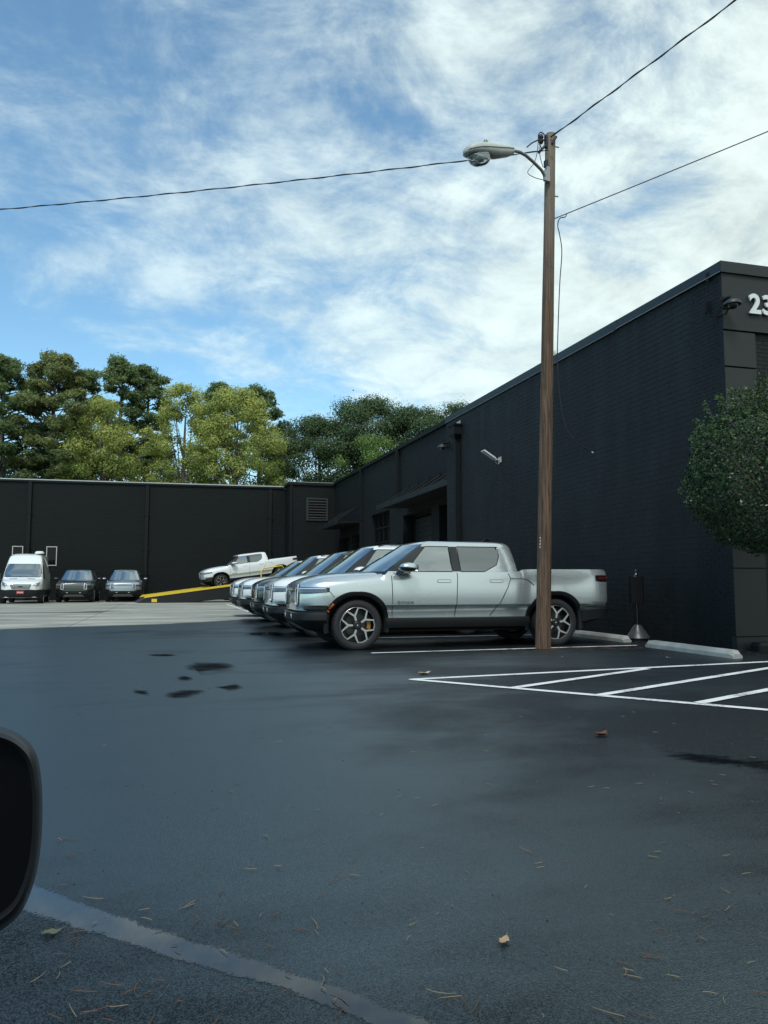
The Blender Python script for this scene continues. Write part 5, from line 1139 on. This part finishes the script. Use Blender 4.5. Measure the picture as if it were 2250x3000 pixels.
pine('pine_tree', 'dark green pine with dense boughs beside the brownish pine above the van', 0, 60, hz(1058, 60, 10), 9, 'leaf_pine', 58, .085, 900, TG, 11, 8.0)
pine('pine_tree', 'tall broad pine with brownish lower boughs above the white van', 150, 59, hz(1050, 59, 150), 8.2, 'leaf_pine_brown', 90, .085, 900, TG, 12, 7.0)
pine('pine_tree', 'small dark pine top peeping between two taller pines', 240, 66, hz(1090, 66, 240), 6.5, 'leaf_pine', 34, .09, 800, TG, 13, 9.0)
pine('pine_tree', 'slender open pine with bare trunk showing below its crown', 348, 63, hz(1066, 63, 350), 7.0, 'leaf_pine', 44, .085, 850, TG, 14, 9.5)
pine('pine_tree', 'slender open pine close against the large yellow-green tree', 428, 64, hz(1085, 64, 425), 6.6, 'leaf_pine', 46, .085, 850, TG, 15, 8.0)
pine('pine_tree', 'lone dark pine crown standing out between the yellow-green tree and the oaks', 758, 68, hz(1150, 68, 770), 8.5, 'leaf_pine', 32, .09, 800, TG, 16, 10.5)
pine('pine_tree', 'dark pine tip rising just behind the yellow-green crown', 630, 70, hz(1128, 70, 630), 5.0, 'leaf_pine', 20, .09, 800, TG, 17, 12)
broadleaf('maple_tree', 'yellow-green leafy tree leaning against the brownish pine', 300, 58, hz(1170, 58, 285), 7.0, 'leaf_yellow', 110, .105, 560, TG, 21, 6.0, .35)
broadleaf('maple_tree', 'tall yellow-green leafy tree with pale trunk showing, beside the slender pines', 535, 58.5, hz(1122, 58, 540), 6.8, 'leaf_yellow', 125, .105, 600, TG, 22, 6.0)
broadleaf('maple_tree', 'largest broad yellow-green leafy tree, behind the ramp', 690, 57.5, hz(1140, 57.5, 660), 8.2, 'leaf_yellow', 165, .105, 600, TG, 23, 6.0, .45)
broadleaf('leafy_tree', 'dark leafy tree filling the gap below the slender pines', 420, 66, hz(1290, 66, 420), 10, 'leaf_oak', 60, .11, 480, TG, 24, 5)
broadleaf('leafy_tree', 'thin dark leafy tree with sky gaps between the largest yellow-green tree and the oaks', 815, 63, hz(1330, 63, 800), 4.6, 'leaf_oak', 34, .10, 420, TG, 25, 6)
broadleaf('leafy_tree', 'dark leafy tree low behind the wall under the big pine', 90, 65, hz(1330, 65, 90), 14, 'leaf_oak', 60, .11, 440, TG, 26, 4)
broadleaf('oak_tree', 'dark oak with ragged open crown behind the louvred block', 935, 62, hz(1225, 62, 960), 10.5, 'leaf_oak', 120, .105, 540, TG, 31, 6)
broadleaf('oak_tree', 'tallest dark oak behind the black building wing', 1075, 60, hz(1172, 60, 1085), 10.5, 'leaf_oak', 130, .105, 540, TG, 32, 6)
broadleaf('oak_tree', 'dark oak half hidden by the roof line of the black building', 1235, 58, hz(1190, 58, 1220), 10.0, 'leaf_oak', 110, .105, 540, TG, 33, 7)
broadleaf('oak_tree', 'pale topped oak just above the roof edge by the wall camera', 1340, 57, hz(1180, 57, 1330), 6.5, 'leaf_oak', 60, .10, 520, TG, 34, 8)
broadleaf('leafy_tree', 'brighter green bushy tree in front of the dark oaks', 1085, 54.5, hz(1272, 54.5, 1105), 7.2, 'leaf_bright', 80, .095, 560, TG, 35, 5)
# clipped holly by the corner
rng = np.random.default_rng(5)
HC = on_y(2262, 1395, 8.9); hr = 1.16
holly = thing('holly_shrub', 'rounded glossy green holly standard with upright shoots before the corner', 'shrub', (HC.x, HC.y, 0))
tr = MB(); tr.tube([(0, 0, -.1), (.03, 0, .8), (-.02, .02, 1.6), (0, 0, HC.z)], [.07, .06, .055, .03], 9)
n = 30000; d = rng.normal(0, 1, (n, 3)); d /= np.linalg.norm(d, axis=1, keepdims=True)
bump_ = np.array([noise.noise(Vector(v) * 2.3) * .13 + noise.noise(Vector(v) * 6) * .09 for v in d]); rad = (1 + bump_) * rng.uniform(.62, 1.0, n) ** .33
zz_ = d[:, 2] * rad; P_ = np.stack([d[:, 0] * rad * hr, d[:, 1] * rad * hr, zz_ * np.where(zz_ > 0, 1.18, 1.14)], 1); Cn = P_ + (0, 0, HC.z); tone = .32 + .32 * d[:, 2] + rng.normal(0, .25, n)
C = [Cn]; Nn = [d + np.array([0, 0, .3])]; T = [tone]
for k in range(46):
    a = rng.uniform(0, 2 * math.pi); e = rng.uniform(.1, .85); q = np.array([hr * math.cos(a) * math.cos(e * 1.4), hr * math.sin(a) * math.cos(e * 1.4), 1.12 * hr * math.sin(e * 1.4)]); hgt = rng.uniform(.10, .36) * (e + .15); m_ = int(34 + 110 * hgt)
    u = rng.uniform(0, 1, m_); off = rng.normal(0, .025, (m_, 3)); C.append(q * .96 + np.stack([q[0] * .1 * u, q[1] * .1 * u, hgt * u], 1) + off + (0, 0, HC.z)); Nn.append(rng.normal(0, 1, (m_, 3))); T.append(.75 + rng.normal(0, .15, m_))
    b0 = Vector(q * .9) + Vector((0, 0, HC.z)); tr.tube([b0, b0 + Vector((q[0] * .1, q[1] * .1, hgt * 1.05))], [.006, .003], 4)
for k in range(26):
    a, b = rng.uniform(0, 2 * math.pi), rng.uniform(-.6, .9); tr.tube([(0, 0, HC.z - .5), Vector((.55 * math.cos(a), .55 * math.sin(a), HC.z + b * .5)), Vector((1.0 * math.cos(a), 1.0 * math.sin(a), HC.z + b))], [.03, .018, .006], 5)
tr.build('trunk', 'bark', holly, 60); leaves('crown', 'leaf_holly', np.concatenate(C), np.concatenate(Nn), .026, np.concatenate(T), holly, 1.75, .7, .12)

# ------------------------------------------------------------------ litter on the asphalt
rng = np.random.default_rng(3); random.seed(3)
mat('needle_brown', (.10, .048, .022), .7, noise_amt=.4, noise_scale=3); mat('needle_tan', (.21, .155, .085), .7)
nd = MB(); nd2 = MB()
def needle(x, y, L_, a, mb, z=.006, r=.0009):
    bend = random.uniform(-.25, .25); P = [Vector((x, y, z))]
    for k in range(4): P.append(P[-1] + Vector((math.cos(a), math.sin(a), random.uniform(-.02, .05))) * L_ / 4); a += bend
    for p in P: p.z = max(p.z, .005)
    mb.tube(P, [r, r * 1.3, r * 1.2, r, r * .6], 4)
for px, py in [(530, 980), (300, 2630), (620, 2700), (150, 2465), (200, 2505), (560, 2655), (640, 2710), (730, 2770), (230, 2740), (270, 2750), (380, 2870), (450, 2900), (330, 2910), (220, 2970), (270, 2985), (380, 2940), (500, 2960), (990, 2590), (900, 2740), (1280, 2900), (1310, 2930), (1820, 2830), (1900, 2800), (1930, 2880), (1860, 2985), (1840, 2990), (1660, 2860), (1010, 2940), (970, 2850), (960, 2920), (1560, 2510), (1390, 2990), (600, 2980), (120, 2870)]:
    if py < 1900: continue
    p = on_ground(px, py); 
    for k in range(random.choice((1, 1, 2, 3))): needle(p.x + random.uniform(-.04, .04), p.y + random.uniform(-.03, .03), random.uniform(.035, .085), random.uniform(0, 6.3) if k == 0 else random.uniform(-.4, .4) + px, random.choice((nd, nd, nd2)))
for k in range(300):
    px, py = random.uniform(-50, 2300), 1900 + 1150 * random.random() ** 1.3; p = on_ground(px, py); f = 1 if random.random() < .55 + .45 * (px / 2250) else 0
    if f: needle(p.x, p.y, random.uniform(.015, .05), random.uniform(0, 6.3), random.choice((nd, nd2)), r=.0006 + .00022 * p.y ** .5)
for k in range(260):           # drift of needles along the wall and round the pole
    y = random.uniform(8.6, 13.5); x = WX - abs(random.gauss(0, .35)) - .02 if random.random() < .5 else random.gauss(5.9, .9)
    if x < 7.6: y = random.gauss(11.1, .25)
    needle(x, y, random.uniform(.05, .12), random.uniform(0, 6.3), nd, z=.012, r=.0018)
o = tag(nd.build('pine_needle_litter', 'needle_brown', None, merge=False, fixn=False), 'brown pine needles scattered over the wet asphalt', 'pine needles', kind='stuff')
o = tag(nd2.build('dry_needle_litter', 'needle_tan', None, merge=False, fixn=False), 'pale dry needles scattered over the wet asphalt', 'pine needles', kind='stuff')
sp_ = MB()
for k in range(150):
    p = on_ground(random.uniform(0, 2250), 1930 + 1060 * random.random() ** 1.2); r = random.uniform(.0008, .0026); sp_.box((p.x, p.y, r * .8), (r * 2, r * random.uniform(1.2, 2.6), r * 1.3), Matrix.Rotation(random.uniform(0, 3), 3, 'Z'), taper=.6)
tag(sp_.build('grit', mat('grit', (.012, .012, .012), .7), None, merge=False), 'dark grit scattered over the wet asphalt', 'grit', kind='stuff')
def leaf(px, py, size, colr, label, curl=.5, rz=0.0):
    p = on_ground(px, py); m = MB(); rows = []
    for i in range(7):
        u = -1 + 2 * i / 6; w = (1 - abs(u) ** 2.2) * (.55 + .12 * math.sin(i * 2.4)); rows.append([(u * size, v * w * size, .006 + size * (curl * (u * u * .5 + abs(v) ** 1.5 * .55 * w) + .07 * math.sin(5 * u + 3 * v))) for v in (-1, -.5, 0, .5, 1)])
    m.grid(rows); m.tube([(size * .95, 0, .01 + curl * size * .45), (size * 1.35, .1 * size, .012 + curl * size * .3)], size * .025, 4)
    o = m.build('fallen_leaf', mat('leaf_' + label[:12], colr, .6, noise_amt=.3, noise_scale=30), None, 60); o.location = (p.x, p.y, .001); o.rotation_euler = (0, 0, rz); tag(o, label, 'leaf', 'fallen leaves on the asphalt')
leaf(1243, 1976, .085, (.45, .36, .25), 'pale tan crumpled leaf beside the tip of the painted hatching', .6, .3)
leaf(1762, 2157, .062, (.11, .035, .015), 'dark red-brown curled leaf lying on open wet asphalt', .8, .4)
leaf(1477, 2764, .026, (.36, .24, .13), 'small tan leaf lying flat on bare asphalt', .5, .8)
leaf(152, 2738, .03, (.09, .10, .045), 'olive green leaf on the dark strip below the puddle', .3, .1)
leaf(1648, 1927, .035, (.30, .16, .08), 'tiny brown leaf in front of the utility pole foot', .5, 1.3)
leaf(1958, 1928, .03, (.5, .48, .4), 'tiny pale leaf in the empty stall by the wheel stop', .5, 2.0)

# ------------------------------------------------------------------ the car the picture is taken from: its door and mirror
mat('car_black', (.006, .006, .007), .5, 0, .15)
cr = thing('camera_car', 'black door mirror and door of the car by the puddle', 'car', (0, 0, 0), (0, 0, -YAW))
def cv(px, py, d):            # a point d metres ahead of the lens, in the car's axes
    r_ = ray(px, py); f = r_.x * math.sin(YAW) + r_.y * math.cos(YAW); p = C0 + r_ * (d / f); c, s = math.cos(YAW), math.sin(YAW); return Vector((p.x * c - p.y * s, p.x * s + p.y * c, p.z))
D0 = .62
outl = [(-330, 2180), (-200, 2135), (-60, 2128), (20, 2140), (72, 2170), (104, 2215), (118, 2290), (121, 2380), (116, 2480), (100, 2570), (70, 2650), (30, 2700), (-40, 2742), (-150, 2775), (-300, 2770), (-380, 2650), (-395, 2400)]
_n = len(outl); _o = []
for i in range(_n):
    p0, p1, p2, p3 = (Vector(outl[(i + q) % _n]) for q in (-1, 0, 1, 2))
    for k in range(4): t = k / 4; v_ = .5 * ((2 * p1) + (p2 - p0) * t + (2 * p0 - 5 * p1 + 4 * p2 - p3) * t * t + (3 * p1 - p0 - 3 * p2 + p3) * t ** 3); _o.append((v_.x, v_.y))
outl = _o; c_ = (sum(p[0] for p in outl) / len(outl), sum(p[1] for p in outl) / len(outl)); sh = lambda k, d: [cv(c_[0] + (x - c_[0]) * k, c_[1] + (y - c_[1]) * k, d) for x, y in outl]
m = MB(); rows = [sh(.86, D0 + .012), sh(.885, D0 - .001), sh(.92, D0 - .004), sh(.96, D0), sh(.985, D0 + .008), sh(1.0, D0 + .024), sh(1.02, D0 + .06), sh(.98, D0 + .11), sh(.82, D0 + .155), sh(.5, D0 + .18), sh(.05, D0 + .185)]
m.grid(rows, closed=True); hs = m.build('door_mirror', 'car_black', cr, 40)
m = MB(); m.grid([sh(.87, D0 + .011), sh(.4, D0 + .012), sh(.02, D0 + .012)], closed=True); m.build('mirror_glass', mat('mirror_dark_reflection', (.002, .002, .003), .5, 0, 0, .08), hs, 40)  # near-black colour stands in for the dark car side reflected in the glass
b0 = cv(-420, 2700, D0 + .08)
m = MB(); rows = [[(b0.x + x * k, b0.y + y * k, z) for x, y in rounded(-.07, .07, -.05, .05, .03)] for z, k in ((b0.z + .02, 1.0), (b0.z - .05, .8), (.74, 1.1))]; m.grid(rows, closed=True); m.build('mirror_foot', 'car_black', cr, 50)
m = MB(); rows = []
for x in np.linspace(-1.5, 1.3, 12): rows.append([(x, y, z) for y, z in ((.30, .20), (.30, .72), (.34, .755), (.44, .755), (.50, .72), (.56, .62), (.58, .45), (.55, .28), (.50, .20))])
m.grid(rows); m.ring_cap(rows[0]); m.ring_cap(rows[-1]); m.build('door', 'car_black', cr, 40)
m = MB(); m.box2((-1.6, -.9, .16), (1.4, .49, .30)); m.build('sill', 'car_black', cr)
